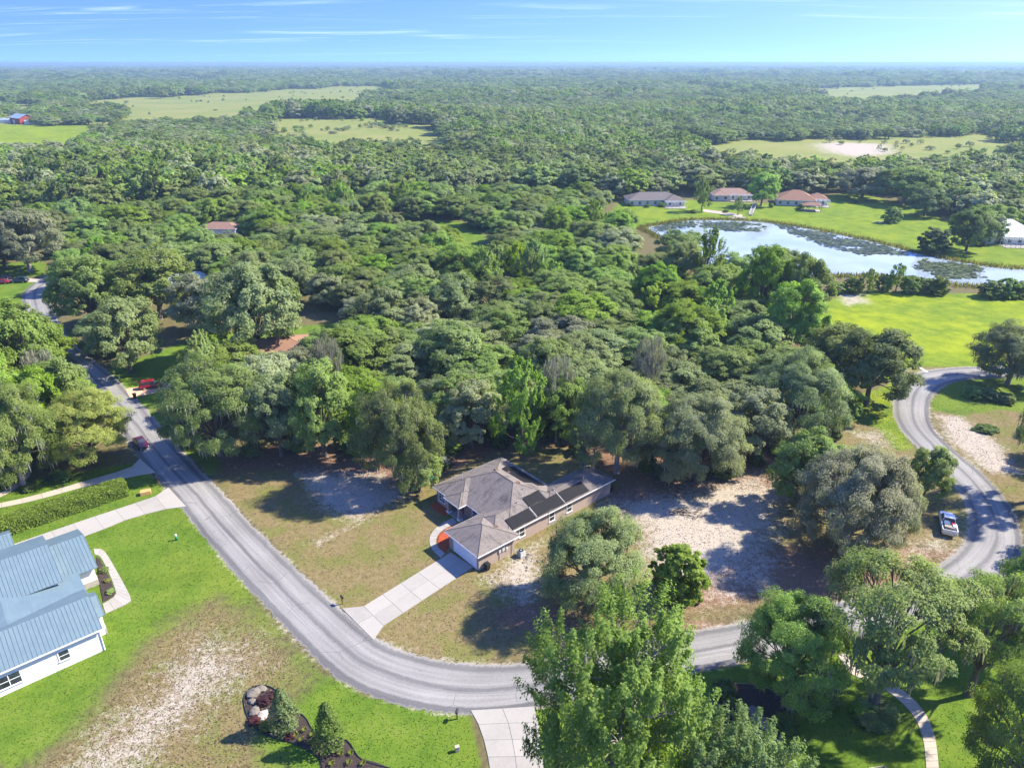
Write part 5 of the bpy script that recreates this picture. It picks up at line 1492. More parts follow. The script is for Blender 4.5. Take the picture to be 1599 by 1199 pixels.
# ------------------------------------------------------------------ hedge, beds, shrubs, rocks
def leafy_box(name, label, a, b, depth_, h, mat, n, lsize, cat='hedge'):
    """clipped hedge whose front base runs from a to b"""
    d = (b - a); L = d.length; ang = math.atan2(d.y, d.x)
    t = thing(name, label, cat, a, ang)
    # six faces of the box, jittered
    P, Nn = [], []
    areas = [('top', L * depth_), ('front', L * h), ('back', L * h), ('e0', depth_ * h), ('e1', depth_ * h)]
    tot = sum(x for _, x in areas)
    for nm, ar in areas:
        k = int(n * ar / tot)
        u, v = rng.uniform(0, 1, k), rng.uniform(0, 1, k)
        j = rng.normal(size=k) * 0.10 + 0.10 * np.sin(u * L * 1.7) * np.sin(v * 5)
        if nm == 'top': p = np.stack([u * L, v * depth_, h + j], 1); nn = (0, 0, 1)
        elif nm == 'front': p = np.stack([u * L, -j, v * h], 1); nn = (0, -1, 0.3)
        elif nm == 'back': p = np.stack([u * L, depth_ + j, v * h], 1); nn = (0, 1, 0.3)
        elif nm == 'e0': p = np.stack([-j, u * depth_, v * h], 1); nn = (-1, 0, 0.3)
        else: p = np.stack([L + j, u * depth_, v * h], 1); nn = (1, 0, 0.3)
        P.append(p); Nn.append(unit(np.array(nn) + rng.normal(size=(k, 3)) * 0.5))
    P = np.concatenate(P); Nn = np.concatenate(Nn)
    # round the long edges
    over = np.maximum(0, (P[:, 2] - h + 0.35) / 0.35); P[:, 1] = depth_ / 2 + (P[:, 1] - depth_ / 2) * (1 - 0.10 * over)
    obj('foliage', leaf_mesh('foliage', P, Nn, lsize * rng.uniform(0.6, 1.4, len(P)), mat), t)
    c = MB(); c.box(0.25, L - 0.25, 0.25, depth_ - 0.25, 0, h - 0.25); c.build('branches', 'bark', t)
    return t
leafy_box('clipped_hedge', 'long clipped bright green hedge beside the concrete drive', g(-35, 853), g(201, 774), 2.5, 2.3, 'leaf_hedge', 38000, 0.22)

def shrub(name, px, py, h, r, mat, label, key='bush', cat='shrub', group=None):
    return plant_tree(name, key, g(px, py), h, r, mat, label, cat, group)
def cone_tree(px, py, ty, hw_px, label):
    p = g(px, py); H = height_for(p, ty); rr = hw_px * depth((p.x, p.y, H / 2)) / FPX
    t = thing('magnolia_tree', label, 'tree', p, random.random() * 6, 'young magnolias in the mulch bed')
    n = 2600
    z = rng.uniform(0.05, 1, n) ** 0.9
    lob = 1 + 0.16 * np.sin(z * 19 + 3)
    a = rng.uniform(0, 6.28, n)
    rad = rr * (1 - z) ** 0.62 * 1.15 * lob * rng.uniform(0.55, 1.05, n) * (1 + 0.14 * np.sin(a * 5 + z * 9))
    P = np.stack([rad * np.cos(a), rad * np.sin(a), z * H], 1)
    Nn = unit(np.stack([np.cos(a), np.sin(a), np.full(n, 0.7)], 1) + rng.normal(size=(n, 3)) * 0.5)
    obj('crown', leaf_mesh('crown', P, Nn, 0.25 * rng.uniform(0.7, 1.3, n), 'leaf_dark'), t)
    tb = MB(); tb.tube([(0, 0, -0.1), (0.03, 0, H * 0.5), (0, 0, H * 0.93)], [0.09, 0.06, 0.02], 7); tb.build('trunk', 'bark', t)
    for k in range(9):
        zz = H * (0.15 + 0.08 * k); aa = k * 2.4; q = rr * (1 - zz / H) * 0.7
        tb = MB(); tb.tube([(0, 0, zz), (q * math.cos(aa), q * math.sin(aa), zz + 0.25)], [0.03, 0.01], 4); tb.build('branch', 'bark', t)
bedpx = [(380, 1092), (385, 1080), (395, 1073), (410, 1070), (425, 1074), (436, 1083), (465, 1110), (478, 1122), (487, 1138), (500, 1150), (535, 1153), (548, 1163), (560, 1182), (580, 1192), (620, 1204), (640, 1230), (520, 1230), (500, 1186), (470, 1165), (430, 1152), (410, 1145), (393, 1130), (384, 1112)]
bed('mulch_bed', 'dark mulch bed with black edging, rocks and two young magnolias', [p.to_2d() for p in catmull([g(x, y) for x, y in bedpx + bedpx[:1]], 3)[:-1]], 'mulch_dark', 0.05, edge='black_plastic')
cone_tree(446, 1137, 1074, 23, 'conical young magnolia nearest the rocks in the mulch bed')
cone_tree(516, 1164, 1097, 26, 'conical young magnolia further along the mulch bed')
def rock(px, py, r, h, label, mat='pale_stone', z=0.0, group=None, name='boulder'):
    p = g(px, py)
    n = 10; ms = 7
    b = MB(); rows = []
    ph = random.uniform(0, 6)
    for i in range(ms):
        v = i / (ms - 1); row = []
        for k in range(n):
            a = 2 * math.pi * k / n
            q = r * math.sin(math.pi * (0.15 + 0.85 * v)) ** 0.6 * (1 + 0.18 * math.sin(a * 2 + ph) + 0.12 * math.sin(a * 3 + v * 5 + ph * 2) + random.uniform(-0.09, 0.09))
            if i == ms - 1: q *= 0.35
            row.append((q * math.cos(a), q * math.sin(a), h * v * (1 + random.uniform(-0.08, 0.08)) - 0.05))
        rows.append(row)
    for i in range(ms - 1):
        for k in range(n):
            k2 = (k + 1) % n
            b.face([rows[i][k], rows[i][k2], rows[i + 1][k2], rows[i + 1][k]])
    b.face(rows[-1])
    o = b.build(name, mat); o.location = (p.x, p.y, z); o.rotation_euler = (0, 0, random.random() * 6)
    return tag(o, label, 'rock', group)
rock(397, 1083, 0.75, 0.6, 'jagged pale boulder at the tip of the mulch bed')
rock(408, 1077, 0.55, 0.5, 'second pale boulder at the tip of the mulch bed')
rock(394, 1096, 0.42, 0.4, 'small tan boulder between the pale ones')
rock(398, 1111, 0.6, 0.5, 'round grey boulder on the left side of the mulch bed')
rock(411, 1117, 0.62, 0.35, 'flat grey slab rock beside the round boulder', 'stone')
rock(1178, 1118, 0.9, 0.9, 'pale boulder under the overhanging oak', z=0)
rock(1192, 1132, 0.75, 0.7, 'second pale boulder under the overhanging oak')
shrub('purple_shrub', 413, 1098, 0.9, 0.75, 'leaf_purple', 'dark purple shrub among the boulders')
shrub('purple_shrub', 423, 1090, 0.8, 0.7, 'leaf_purple', 'reddish shrub behind the first magnolia')
shrub('purple_shrub', 398, 1128, 0.7, 0.7, 'leaf_purple', 'low maroon shrub below the grey slab rock')
shrub('low_shrub', 416, 1136, 0.6, 0.8, 'leaf_lime', 'yellowish low shrub beside the first magnolia')
shrub('low_shrub', 452, 1150, 0.5, 0.6, 'leaf_purple', 'small dark plant between the two magnolias')
def rosette(px, py, r, label, mat='leaf_lime', group='spiky yellow plants in the mulch bed'):
    p = g(px, py); t = thing('spiky_plant', label, 'plant', (p.x, p.y, 0.04), random.random() * 6, group)
    for k in range(9):
        a = k * 0.698 + random.uniform(-0.2, 0.2); L = r * random.uniform(0.8, 1.1)
        b = MB(); c, s_ = math.cos(a), math.sin(a); w = 0.06
        b.face([(-s_ * w, c * w, 0.05), (c * L * 0.6 - s_ * w, s_ * L * 0.6 + c * w, 0.32), (c * L, s_ * L, 0.26), (c * L * 0.6 + s_ * w, s_ * L * 0.6 - c * w, 0.32), (s_ * w, -c * w, 0.05)])
        b.build('leaf', mat, t)
for k, (x, y) in enumerate([(476, 1141), (462, 1150), (471, 1157), (484, 1161), (488, 1149), (532, 1178), (548, 1177), (545, 1192), (518, 1194), (567, 1193)]):
    rosette(x, y, 0.42, ['topmost spiky yellow plant between the magnolias', 'spiky yellow plant left of the middle pair', 'spiky yellow plant, lower left of the group', 'spiky yellow plant, lower right of the group', 'spiky yellow plant against the second magnolia',
                         'pale spiky plant right of the second magnolia', 'pale spiky plant by the edging curve', 'spiky plant near the bottom edge of the bed', 'spiky plant at the bottom left of the bed', 'spiky plant last along the bed'][k])
# garden under the overhanging oak and round the dark trunk
bed('planting_bed', 'shaded bed with stone edging and boulders under the oak', [p.to_2d() for p in catmull([g(x, y) for x, y in [(1110, 1090), (1140, 1068), (1200, 1075), (1235, 1110), (1230, 1145), (1205, 1160), (1170, 1162), (1130, 1140), (1110, 1090)]], 4)[:-1]], 'mulch_dark', 0.08, edge='pale_stone')
shrub('dark_shrub', 1130, 1082, 1.6, 1.5, 'leaf_dark', 'dark round shrub by the road in the shaded bed')
shrub('low_shrub', 1120, 1115, 0.9, 1.2, 'leaf_green', 'low green shrub at the left of the shaded bed')
shrub('low_shrub', 1161, 1118, 0.9, 0.8, 'leaf_lime', 'yellow-leaved shrub beside the boulders')
shrub('low_shrub', 1141, 1098, 1.1, 0.5, 'leaf_lime', 'slim pale shrub behind the yellow-leaved one')
shrub('dark_shrub', 1225, 1135, 1.3, 1.5, 'leaf_dark', 'dark shrub at the right end of the shaded bed')
shrub('dark_shrub', 1285, 1095, 2.2, 1.7, 'leaf_dark', 'dark upright shrub left of the oak trunk')
for k, (dx, dy) in enumerate([(-20, 4), (-12, 16), (2, 20), (16, 15), (22, 3), (10, -6), (-8, -5)]):
    shrub('ring_shrub', 1364 + dx, 1112 + dy, 0.95, 1.25, 'leaf_dark' if k % 2 else 'leaf_green', 'low shrub in the round planting at the foot of the dark-trunked oak', group='shrubs ringing the dark oak trunk')
# yard and verge shrubs
for px, py, h, r, mt, lb in [(100, 748, 1.6, 1.6, 'leaf_green', 'flowering shrub in shade below the yellow-green oak'), (86, 746, 1.3, 1.4, 'leaf_dark', 'dark shrub left of the flowering one under the oak'),
                             (45, 765, 1.0, 1.2, 'leaf_dark', 'low shrub at the pale trunk by the curving path'), (1539, 672, 1.0, 2.2, 'leaf_dark', 'low dark bush on the pale sand right of the road'),
                             (1518, 620, 2.6, 2.2, 'leaf_green', 'shrub on the green verge inside the junction'), (1540, 622, 2.4, 2.4, 'leaf_dark', 'darker shrub beside it inside the junction'), (1570, 628, 2.0, 2.0, 'leaf_green', 'third shrub inside the junction, by the right edge'),
                             (163, 892, 0.7, 0.7, 'leaf_green', 'small shrub at the head of the corner walk bed'), (168, 908, 0.5, 0.5, 'leaf_lime', 'yellow plant in the corner walk bed'), (172, 925, 0.5, 0.6, 'leaf_green', 'low plant at the foot of the corner walk bed')]:
    shrub('garden_shrub', px, py, h, r, mt, lb)
for k, (px, py) in enumerate([(985, 322), (1010, 324), (1034, 323), (1060, 320), (1083, 333), (1133, 332), (1250, 326), (1335, 318), (1204, 324), (1560, 381), (1530, 384)]):
    shrub('lawn_shrub', px, py, random.uniform(1.5, 2.6), random.uniform(1.4, 2.2), random.choice(['leaf_green', 'leaf_dark']),
          ['shrub at the left corner of the grey-roofed pond house', 'shrub before the grey-roofed pond house', 'second shrub before the grey-roofed pond house', 'shrub right of the grey-roofed pond house', 'shrub by the foot of the bright lawn tree',
           'shrub near the pond dock path', 'shrub before the terracotta house', 'shrub right of the pavilion', 'shrub between pink and terracotta houses', 'shrub before the silver-roofed house', 'shrub left of the silver-roofed house'][k], group='shrubs on the pond lawn')
# understorey where the wood meets the lot
US = ['leafy shrub under the dark oak, behind the front bedroom', 'low shrub between dark oak and front bedroom', 'shrub left of the tall dark oak', 'shrub second left of the tall dark oak', 'shrub midway along the shaded left lot edge', 'shrub third from the road on the left lot edge',
      'shrub behind the back yard of the tan house', 'shrub behind the rear wing corner', 'shrub at the pale trunk behind the rear wing', 'shrub right of the pale trunk', 'shrub under the grey moss-draped oak', 'shrub right of the moss-draped oak', 'shrub left under the broad mossy oak', 'shrub right under the broad mossy oak',
      'shrub between broad mossy oak and grass verge', 'shrub by the grass verge below the junction', 'shrub behind the house ridge', 'shrub at the road end of the left lot edge']
edge_pts = [(705, 712), (690, 735), (560, 712), (540, 704), (470, 708), (395, 716), (860, 690), (905, 712), (1010, 742), (1040, 752), (1130, 748), (1180, 730), (1220, 712), (1265, 700), (1300, 690), (1330, 655), (780, 700), (300, 700)]
for k, (px, py) in enumerate(edge_pts):
    shrub('understorey_shrub', px, py - 6, random.uniform(2.2, 3.8), random.uniform(1.6, 2.6), random.choice(['leaf_green', 'leaf_oak', 'leaf_dark']), US[k], group='shrubs along the edge of the wood')

# reeds and lily pads on the pond: beyond counting
def lilies():
    n = 5200
    patches = [gl([(1100, 346), (1150, 347), (1195, 352), (1190, 362), (1140, 362), (1095, 356)]), gl([(1205, 348), (1290, 364), (1380, 384), (1420, 398), (1350, 400), (1290, 385), (1240, 366)]), gl([(1440, 404), (1530, 418), (1540, 432), (1480, 436), (1430, 420)]), gl([(1010, 352), (1090, 345), (1080, 356), (1030, 362)])]
    P = []
    for poly, k in zip(patches, (1000, 2400, 1300, 500)):
        A = np.array([[p[0], p[1]] for p in poly]); lo, hi = A.min(0), A.max(0)
        q = rng.uniform(lo, hi, (k * 4, 2)); q = q[poly_sd(q, poly) > rng.uniform(-1.5, 5, len(q))][:k]
        keep = np.array([lownoise(x, y, 0.22) + 0.5 * random.random() > 0.55 for x, y in q]); P.append(q[keep])
    P = np.concatenate(P); n = len(P)
    r = rng.uniform(0.35, 0.85, n)
    a = np.arange(7) / 7 * 2 * np.pi
    V = np.zeros((n, 7, 3), np.float32)
    V[:, :, 0] = P[:, :1] + r[:, None] * np.cos(a); V[:, :, 1] = P[:, 1:] + r[:, None] * np.sin(a)
    V[:, :, 2] = rng.uniform(0.045, 0.30, n)[:, None] + rng.normal(size=(n, 7)) * 0.04
    me = bpy.data.meshes.new('lily_pads')
    me.vertices.add(7 * n); me.vertices.foreach_set('co', V.ravel())
    me.loops.add(7 * n); me.loops.foreach_set('vertex_index', np.arange(7 * n, dtype=np.int32))
    me.polygons.add(n); me.polygons.foreach_set('loop_start', np.arange(0, 7 * n, 7, dtype=np.int32))
    at = me.attributes.new('tint', 'FLOAT', 'FACE'); at.data.foreach_set('value', rng.uniform(0, 1, n).astype(np.float32))
    me.materials.append(MATS['lily']); me.update()
    tag(obj('lily_pads', me), 'beds of dark lily pads floating on the pond', 'lily pads', None, 'stuff')
lilies()
def tufts(name, label, P, h, w, mat, cat):
    n = len(P)
    a = rng.uniform(0, 6.28, n); hh = h * rng.uniform(0.5, 1.3, n); ww = w * rng.uniform(0.6, 1.3, n)
    le = rng.normal(size=(n, 2)) * 0.35 * h
    V = np.zeros((n, 3, 3), np.float32)
    V[:, 0, 0] = P[:, 0] - np.cos(a) * ww; V[:, 0, 1] = P[:, 1] - np.sin(a) * ww
    V[:, 1, 0] = P[:, 0] + np.cos(a) * ww; V[:, 1, 1] = P[:, 1] + np.sin(a) * ww
    V[:, 2, :2] = P + le; V[:, 2, 2] = hh
    me = bpy.data.meshes.new(name)
    me.vertices.add(3 * n); me.vertices.foreach_set('co', V.ravel())
    me.loops.add(3 * n); me.loops.foreach_set('vertex_index', np.arange(3 * n, dtype=np.int32))
    me.polygons.add(n); me.polygons.foreach_set('loop_start', np.arange(0, 3 * n, 3, dtype=np.int32))
    at = me.attributes.new('tint', 'FLOAT', 'FACE'); at.data.foreach_set('value', rng.uniform(0, 1, n).astype(np.float32))
    me.materials.append(MATS[mat]); me.update()
    return tag(obj(name, me), label, cat, None, 'stuff')
def along(poly, n, spread, closed=True):
    A = np.array([[p[0], p[1]] for p in poly])
    B = np.roll(A, -1, axis=0) if closed else A[1:]
    A = A if closed else A[:-1]
    ln = np.linalg.norm(B - A, axis=1); k = rng.choice(len(A), n, p=ln / ln.sum())
    t = rng.uniform(0, 1, n)[:, None]
    return A[k] + (B[k] - A[k]) * t + rng.normal(size=(n, 2)) * spread
tufts('reeds', 'tan and green reeds fringing the pond', along(LAKE, 7000, 1.1), 1.2, 0.22, 'reed', 'reeds')

def in_poly(poly, n, mg=0.3):
    A = np.array([[p[0], p[1]] for p in poly]); lo, hi = np.maximum(A.min(0), (-80, 38)), np.minimum(A.max(0), (100, 190))
    q = rng.uniform(lo, hi, (int(n * 2.2), 2)); q = q[poly_sd(q, poly) > mg]
    return q[:n]
HARD = [poly for poly in ([hw(u, v).to_2d() for u, v in wall_poly],)]
def off_hard(P):
    ok = np.ones(len(P), bool)
    for q in fine_road: ok &= np.hypot(P[:, 0] - q[0], P[:, 1] - q[1]) > q[2] / 2 + 0.1
    for o in list(bpy.data.objects):
        if o.name.startswith('joint_bed'):
            for f in o.data.polygons:
                poly = [o.data.vertices[v].co for v in f.vertices]
                A = np.array([[p[0], p[1]] for p in poly]); sel = np.where(ok & ((P >= A.min(0) - 0.1) & (P <= A.max(0) + 0.1)).all(1))[0]
                if len(sel): ok[sel] &= poly_sd(P[sel], poly) < -0.05
    for poly in HARD: ok &= poly_sd(P, poly) < -0.1
    return P[ok]
P_ = off_hard(np.concatenate([in_poly(Z_LUSH[0][0], 60000), in_poly(Z_LUSH[2][0], 22000), in_poly(Z_LUSH[3][0], 4000), in_poly(Z_LUSH[4][0], 4000)]))
tufts('lawn_grass', 'tufts of lush green lawn grass', P_[::2], 0.09, 0.08, 'grass_green', 'grass')
P_ = off_hard(in_poly(LOT, 52000))
tufts('dry_grass', 'thin dry grass and weeds on the house lot', P_[::2], 0.08, 0.07, 'grass_dry', 'grass')
P_ = off_hard(np.concatenate([in_poly(LOT, 26000), in_poly(Z_NEEDLE[2][0], 14000), in_poly(Z_DRY[1][0], 5000), in_poly(Z_DRY[2][0], 4000)]))
n_ = len(P_)
fl = leaf_mesh('fallen_leaves', np.stack([P_[:, 0], P_[:, 1], rng.uniform(0.03, 0.07, n_)], 1), unit(np.array([0, 0, 1.0]) + rng.normal(size=(n_, 3)) * 0.25), rng.uniform(0.10, 0.24, n_), 'litter_leaf')
tag(obj('fallen_leaves', fl), 'brown leaf litter strewn over the bare lot', 'leaf litter', None, 'stuff')

# ------------------------------------------------------------------ vehicles
def loft(b, secs, smooth=True):
    n = len(secs[0])
    for s0, s1 in zip(secs, secs[1:]):
        for k in range(n):
            k2 = (k + 1) % n
            b.face([s0[k], s1[k], s1[k2], s0[k2]], None, smooth)
    b.face(secs[0]); b.face(secs[-1][::-1])
def sec(x, hw_, z0, z1):
    m = 0.12
    return [(x, -hw_ + m, z0), (x, -hw_, z0 + m), (x, -hw_, z0 + (z1 - z0) * 0.6), (x, -hw_ + 0.05, z1 - 0.08), (x, -hw_ + 0.16, z1), (x, hw_ - 0.16, z1), (x, hw_ - 0.05, z1 - 0.08), (x, hw_, z0 + (z1 - z0) * 0.6), (x, hw_, z0 + m), (x, hw_ - m, z0)]
def vehicle(name, label, cat, loc, rz, L, W, Hh, mat, kind='suv'):
    t = thing(name, label, cat, loc, rz)
    hw_ = W / 2; belt = {'suv': 1.0, 'sedan': 0.88, 'pickup': 1.08}[kind]
    f, r = L / 2, -L / 2
    b = MB()
    if kind == 'pickup':
        prof = [(r, hw_ - 0.06, 0.55, belt), (r + 0.1, hw_, 0.45, belt), (-0.55, hw_, 0.42, belt), (0.9, hw_, 0.42, belt), (1.5, hw_, 0.42, belt + 0.02), (f - 0.3, hw_ - 0.04, 0.42, belt - 0.1), (f, hw_ - 0.2, 0.5, belt - 0.3)]
        cab = (-0.65, 1.45, -0.45, 0.75)
    elif kind == 'suv':
        prof = [(r, hw_ - 0.14, 0.5, belt - 0.1), (r + 0.15, hw_ - 0.02, 0.38, belt), (r + 1.2, hw_, 0.34, belt), (0.6, hw_, 0.34, belt), (1.2, hw_, 0.34, belt - 0.02), (f - 0.3, hw_ - 0.07, 0.36, belt - 0.18), (f, hw_ - 0.28, 0.45, belt - 0.4)]
        cab = (r + 0.12, 1.15, r + 0.5, 0.35)
    else:
        prof = [(r, hw_ - 0.2, 0.5, belt - 0.12), (r + 0.2, hw_ - 0.04, 0.36, belt), (r + 1.2, hw_, 0.3, belt), (0.5, hw_, 0.3, belt), (1.0, hw_, 0.3, belt - 0.02), (f - 0.3, hw_ - 0.07, 0.32, belt - 0.18), (f, hw_ - 0.3, 0.42, belt - 0.36)]
        cab = (r + 0.75, 1.0, r + 1.4, 0.15)
    loft(b, [sec(*p) for p in prof]); b.build('body', mat, t)
    x0, x1, tx0, tx1 = cab
    wb, wt_ = hw_ - 0.10, hw_ - 0.30
    c8 = [Vector((x0, -wb, belt - 0.02)), Vector((x1, -wb, belt - 0.02)), Vector((x1, wb, belt - 0.02)), Vector((x0, wb, belt - 0.02)),
          Vector((tx0, -wt_, Hh)), Vector((tx1, -wt_, Hh)), Vector((tx1, wt_, Hh)), Vector((tx0, wt_, Hh))]
    cb = MB(); cb.v += [tuple(v) for v in c8]
    faces = {'roof': (4, 5, 6, 7), 'side': (0, 1, 5, 4), 'side2': (2, 3, 7, 6), 'front': (1, 2, 6, 5), 'back': (3, 0, 4, 7)}
    for q in faces.values(): cb.f.append(q); cb.uv.append(None); cb.sm.append(False)
    cabin = cb.build('cabin', mat, t, 0.06)
    for nm, q in faces.items():
        if nm == 'roof': continue
        P4 = [c8[i] for i in q]; ce = sum(P4, Vector()) / 4
        nn = (P4[1] - P4[0]).cross(P4[3] - P4[0]).normalized()
        segs = [(0.0, 1.0)] if nm in ('front', 'back') else [(0.0, 0.48), (0.52, 1.0)]
        for s0, s1 in segs:
            lo, hi = 0.14, 0.86
            def pt(a, v):
                a = 0.06 + 0.88 * a
                return P4[0].lerp(P4[1], a).lerp(P4[3].lerp(P4[2], a), v) + nn * 0.012
            w = MB(); w.face([pt(s0, lo), pt(s1, lo), pt(s1, hi), pt(s0, hi)])
            w.build('windscreen' if nm == 'front' else 'window', 'glass', cabin)
    wr = 0.40 if kind == 'pickup' else 0.35
    for x in (f - 0.95, r + 1.0):
        for sy in (-1, 1):
            w = MB(); y0 = sy * (hw_ - 0.2); y1 = sy * (hw_ + 0.015)
            w.tube([(x, y0, wr), (x, y1, wr)], wr, 16); wh = w.build('wheel', 'rubber', t)
            w = MB(); w.tube([(x, y1 - sy * 0.01, wr), (x, y1 + sy * 0.012, wr)], wr * 0.6, 12); w.build('rim', 'chrome', wh)
    for sy in (-1, 1):
        zf = prof[-1][3] - 0.05
        l = MB(); l.box(f - 0.22, f - 0.03, sy * (hw_ - 0.35) - 0.16, sy * (hw_ - 0.35) + 0.16, zf - 0.12, zf + 0.06); l.build('headlight', 'lamp_clear', t, 0.02)
        l = MB(); l.box(r - 0.01, r + 0.12, sy * (hw_ - 0.22) - 0.09, sy * (hw_ - 0.22) + 0.09, belt - 0.42, belt - 0.08); l.build('tail_light', 'lamp_red', t, 0.02)
        l = MB(); l.box(x1 - 0.5, x1 - 0.36, sy * (hw_ + 0.02), sy * (hw_ + 0.22) if sy > 0 else sy * (hw_ + 0.02) + 0.001, belt, belt + 0.16) if sy > 0 else l.box(x1 - 0.5, x1 - 0.36, -hw_ - 0.22, -hw_ - 0.02, belt, belt + 0.16)
        l.build('door_mirror', mat, t, 0.02)
    l = MB(); l.box(f - 0.06, f + 0.05, -hw_ + 0.3, hw_ - 0.3, 0.4, 0.55); l.build('front_bumper', 'black_plastic', t, 0.02)
    l = MB(); l.box(r - 0.12, r + 0.02, -hw_ + 0.1, hw_ - 0.1, 0.42, 0.62); l.build('rear_bumper', 'chrome' if kind == 'pickup' else 'black_plastic', t, 0.02)
    if kind == 'pickup':
        q = MB(); q.box(r + 0.14, -0.75, -hw_ + 0.14, hw_ - 0.14, belt - 0.30, belt + 0.012); q.build('cargo_bed', 'interior_dark', t)
        for sy in (-1, 1):
            q = MB(); q.box(r + 0.02, -0.68, sy * (hw_ - 0.07) - 0.07, sy * (hw_ - 0.07) + 0.07, belt - 0.05, belt + 0.13); q.build('bed_side', mat, t, 0.02)
        q = MB(); q.box(r - 0.02, r + 0.09, -hw_ + 0.14, hw_ - 0.14, belt - 0.45, belt + 0.12); q.build('tailgate', mat, t, 0.02)
    if kind == 'suv':
        for sy in (-1, 1):
            q = MB(); q.tube([(tx0 + 0.15, sy * (wt_ - 0.06), Hh + 0.05), (tx1 - 0.1, sy * (wt_ - 0.06), Hh + 0.05)], 0.025, 6); q.build('roof_rail', 'black_plastic', t)
    return t
def heading(a, b):
    p, q = g(*a), g(*b); return math.atan2(q.y - p.y, q.x - p.x)
tp = g(1478, 822)
th = heading((1481, 828), (1474, 792))
vehicle('pickup_truck', 'white pickup truck with loaded bed parked on the sandy verge', 'truck', tp, th, 5.7, 2.0, 1.85, 'paint_white', 'pickup')
def in_bed(x, y): return tp + Vector((math.cos(th) * x - math.sin(th) * y, math.sin(th) * x + math.cos(th) * y, 0))
for (x, y, sx, sy_, h, mt, nm, lb) in [(-1.25, 0.35, 0.5, 0.35, 0.35, 'plastic_blue', 'storage_tub', 'blue tub in the pickup bed'), (-1.2, -0.45, 0.25, 0.17, 0.3, 'sign_red', 'fuel_can', 'orange-red can in the pickup bed'), (-2.1, 0.1, 0.35, 0.6, 0.28, 'wood_grey', 'tool_crate', 'grey crate at the tail of the pickup bed'), (-1.9, -0.55, 0.3, 0.2, 0.4, 'white_paint', 'bucket_box', 'white bucket box in the pickup bed')]:
    t = thing(nm, lb, 'box', in_bed(x, y) + Vector((0, 0, 1.095)), th + random.uniform(-0.3, 0.3))
    q = MB(); q.box(-sx, sx, -sy_, sy_, 0, h); q.build('body', mt, t, 0.03)
    q = MB(); q.box(-sx - 0.03, sx + 0.03, -sy_ - 0.03, sy_ + 0.03, h, h + 0.05); q.build('lid', mt, t, 0.015)
vehicle('estate_car', 'bright red sport utility car on the tan drive off the road', 'car', g(238, 605), heading((222, 603), (256, 598)), 4.8, 1.9, 1.75, 'paint_red', 'suv')
vehicle('sedan_car', 'maroon sedan parked at the road edge under the yellow-green oak', 'car', g(221, 695), heading((205, 672), (238, 712)), 4.5, 1.8, 1.42, 'paint_maroon', 'sedan')
vehicle('estate_car', 'dark teal sport utility car on the far drive', 'car', g(31, 441), heading((46, 441), (16, 442)), 4.9, 1.95, 1.8, 'paint_green', 'suv')
vehicle('sedan_car', 'red sedan at the left edge beside the teal car', 'car', g(4, 443), heading((20, 443), (0, 444)), 4.5, 1.8, 1.42, 'paint_red', 'sedan')
vehicle('sedan_car', 'dark sedan behind the red one at the left edge', 'car', g(9, 436), heading((20, 437), (0, 437)), 4.6, 1.8, 1.45, 'paint_dark', 'sedan')

# ------------------------------------------------------------------ small street and yard things
def mailbox(px, py, label, mat='black_plastic', rz=0.0, post='wood'):
    t = thing('mailbox', label, 'mailbox', g(px, py), rz, 'roadside mailboxes')
    b = MB(); b.box(-0.06, 0.06, -0.06, 0.06, 0, 1.02); b.build('post', post, t)
    b = MB()
    n = 8; pr = [(-0.12, 1.02), (0.12, 1.02)] + [(0.12 * math.cos(a), 1.18 + 0.12 * math.sin(a)) for a in [math.pi * k / n for k in range(n + 1)]]
    for i in range(len(pr)):
        j = (i + 1) % len(pr)
        b.face([(-0.27, pr[i][0], pr[i][1]), (-0.27, pr[j][0], pr[j][1]), (0.27, pr[j][0], pr[j][1]), (0.27, pr[i][0], pr[i][1])][::-1])
    b.face([(0.27, p[0], p[1]) for p in pr]); b.face([(-0.27, p[0], p[1]) for p in pr][::-1]); b.build('box', mat, t)
    b = MB(); b.box(-0.12, -0.10, 0.125, 0.15, 1.15, 1.35); b.build('flag', 'sign_red', t)
    b = MB(); b.box(-0.2, 0.2, -0.05, 0.05, 0.9, 0.98); b.build('bracket', post, t)
mailbox(535, 943, 'black mailbox where the tan house drive meets the road', rz=R(130))
mailbox(714, 1122, 'black mailbox on the lush verge by the bottom drive', rz=R(80))
mailbox(242, 750, 'first dark mailbox by the hedge end', rz=R(140)); mailbox(249, 757, 'second dark mailbox, nearer the concrete drive', rz=R(140))
mailbox(188, 597, 'white mailbox on the verge above the tan drive', 'white_paint', R(130))
t = thing('packing_crate', 'tan cardboard crate on the grass at the hedge end', 'box', g(228, 771), R(25))
b = MB(); b.box(-0.75, 0.75, -0.45, 0.45, 0, 0.62); b.build('carton', 'cardboard', t, 0.02)
for sy in (-1, 1):
    b = MB(); b.face([(-0.75, sy * 0.45, 0.625), (0.75, sy * 0.45, 0.625), (0.75, sy * 0.03, 0.66), (-0.75, sy * 0.03, 0.66)][::sy]); b.build('flap', 'cardboard', t)
t = thing('utility_marker', 'white-topped green utility marker on the blue-roofed house lawn', 'utility marker', g(276, 843))
b = MB(); b.lathe([(0.17, 0), (0.17, 0.55), (0.14, 0.62)], sides=12); b.build('base', 'sign_green', t)
b = MB(); b.lathe([(0.12, 0.62), (0.13, 0.95), (0.05, 1.05)], sides=12); b.build('cap', 'white_paint', t)
t = thing('utility_pedestal', 'small tan utility pedestal on the lawn beside the bottom drive', 'utility box', g(714, 1172), R(20))
b = MB(); b.box(-0.2, 0.2, -0.15, 0.15, 0, 0.6); b.build('cabinet', 'concrete_tan', t, 0.03)
b = MB(); b.box(-0.23, 0.23, -0.18, 0.18, 0.6, 0.68); b.build('cover', 'concrete_tan', t, 0.02)
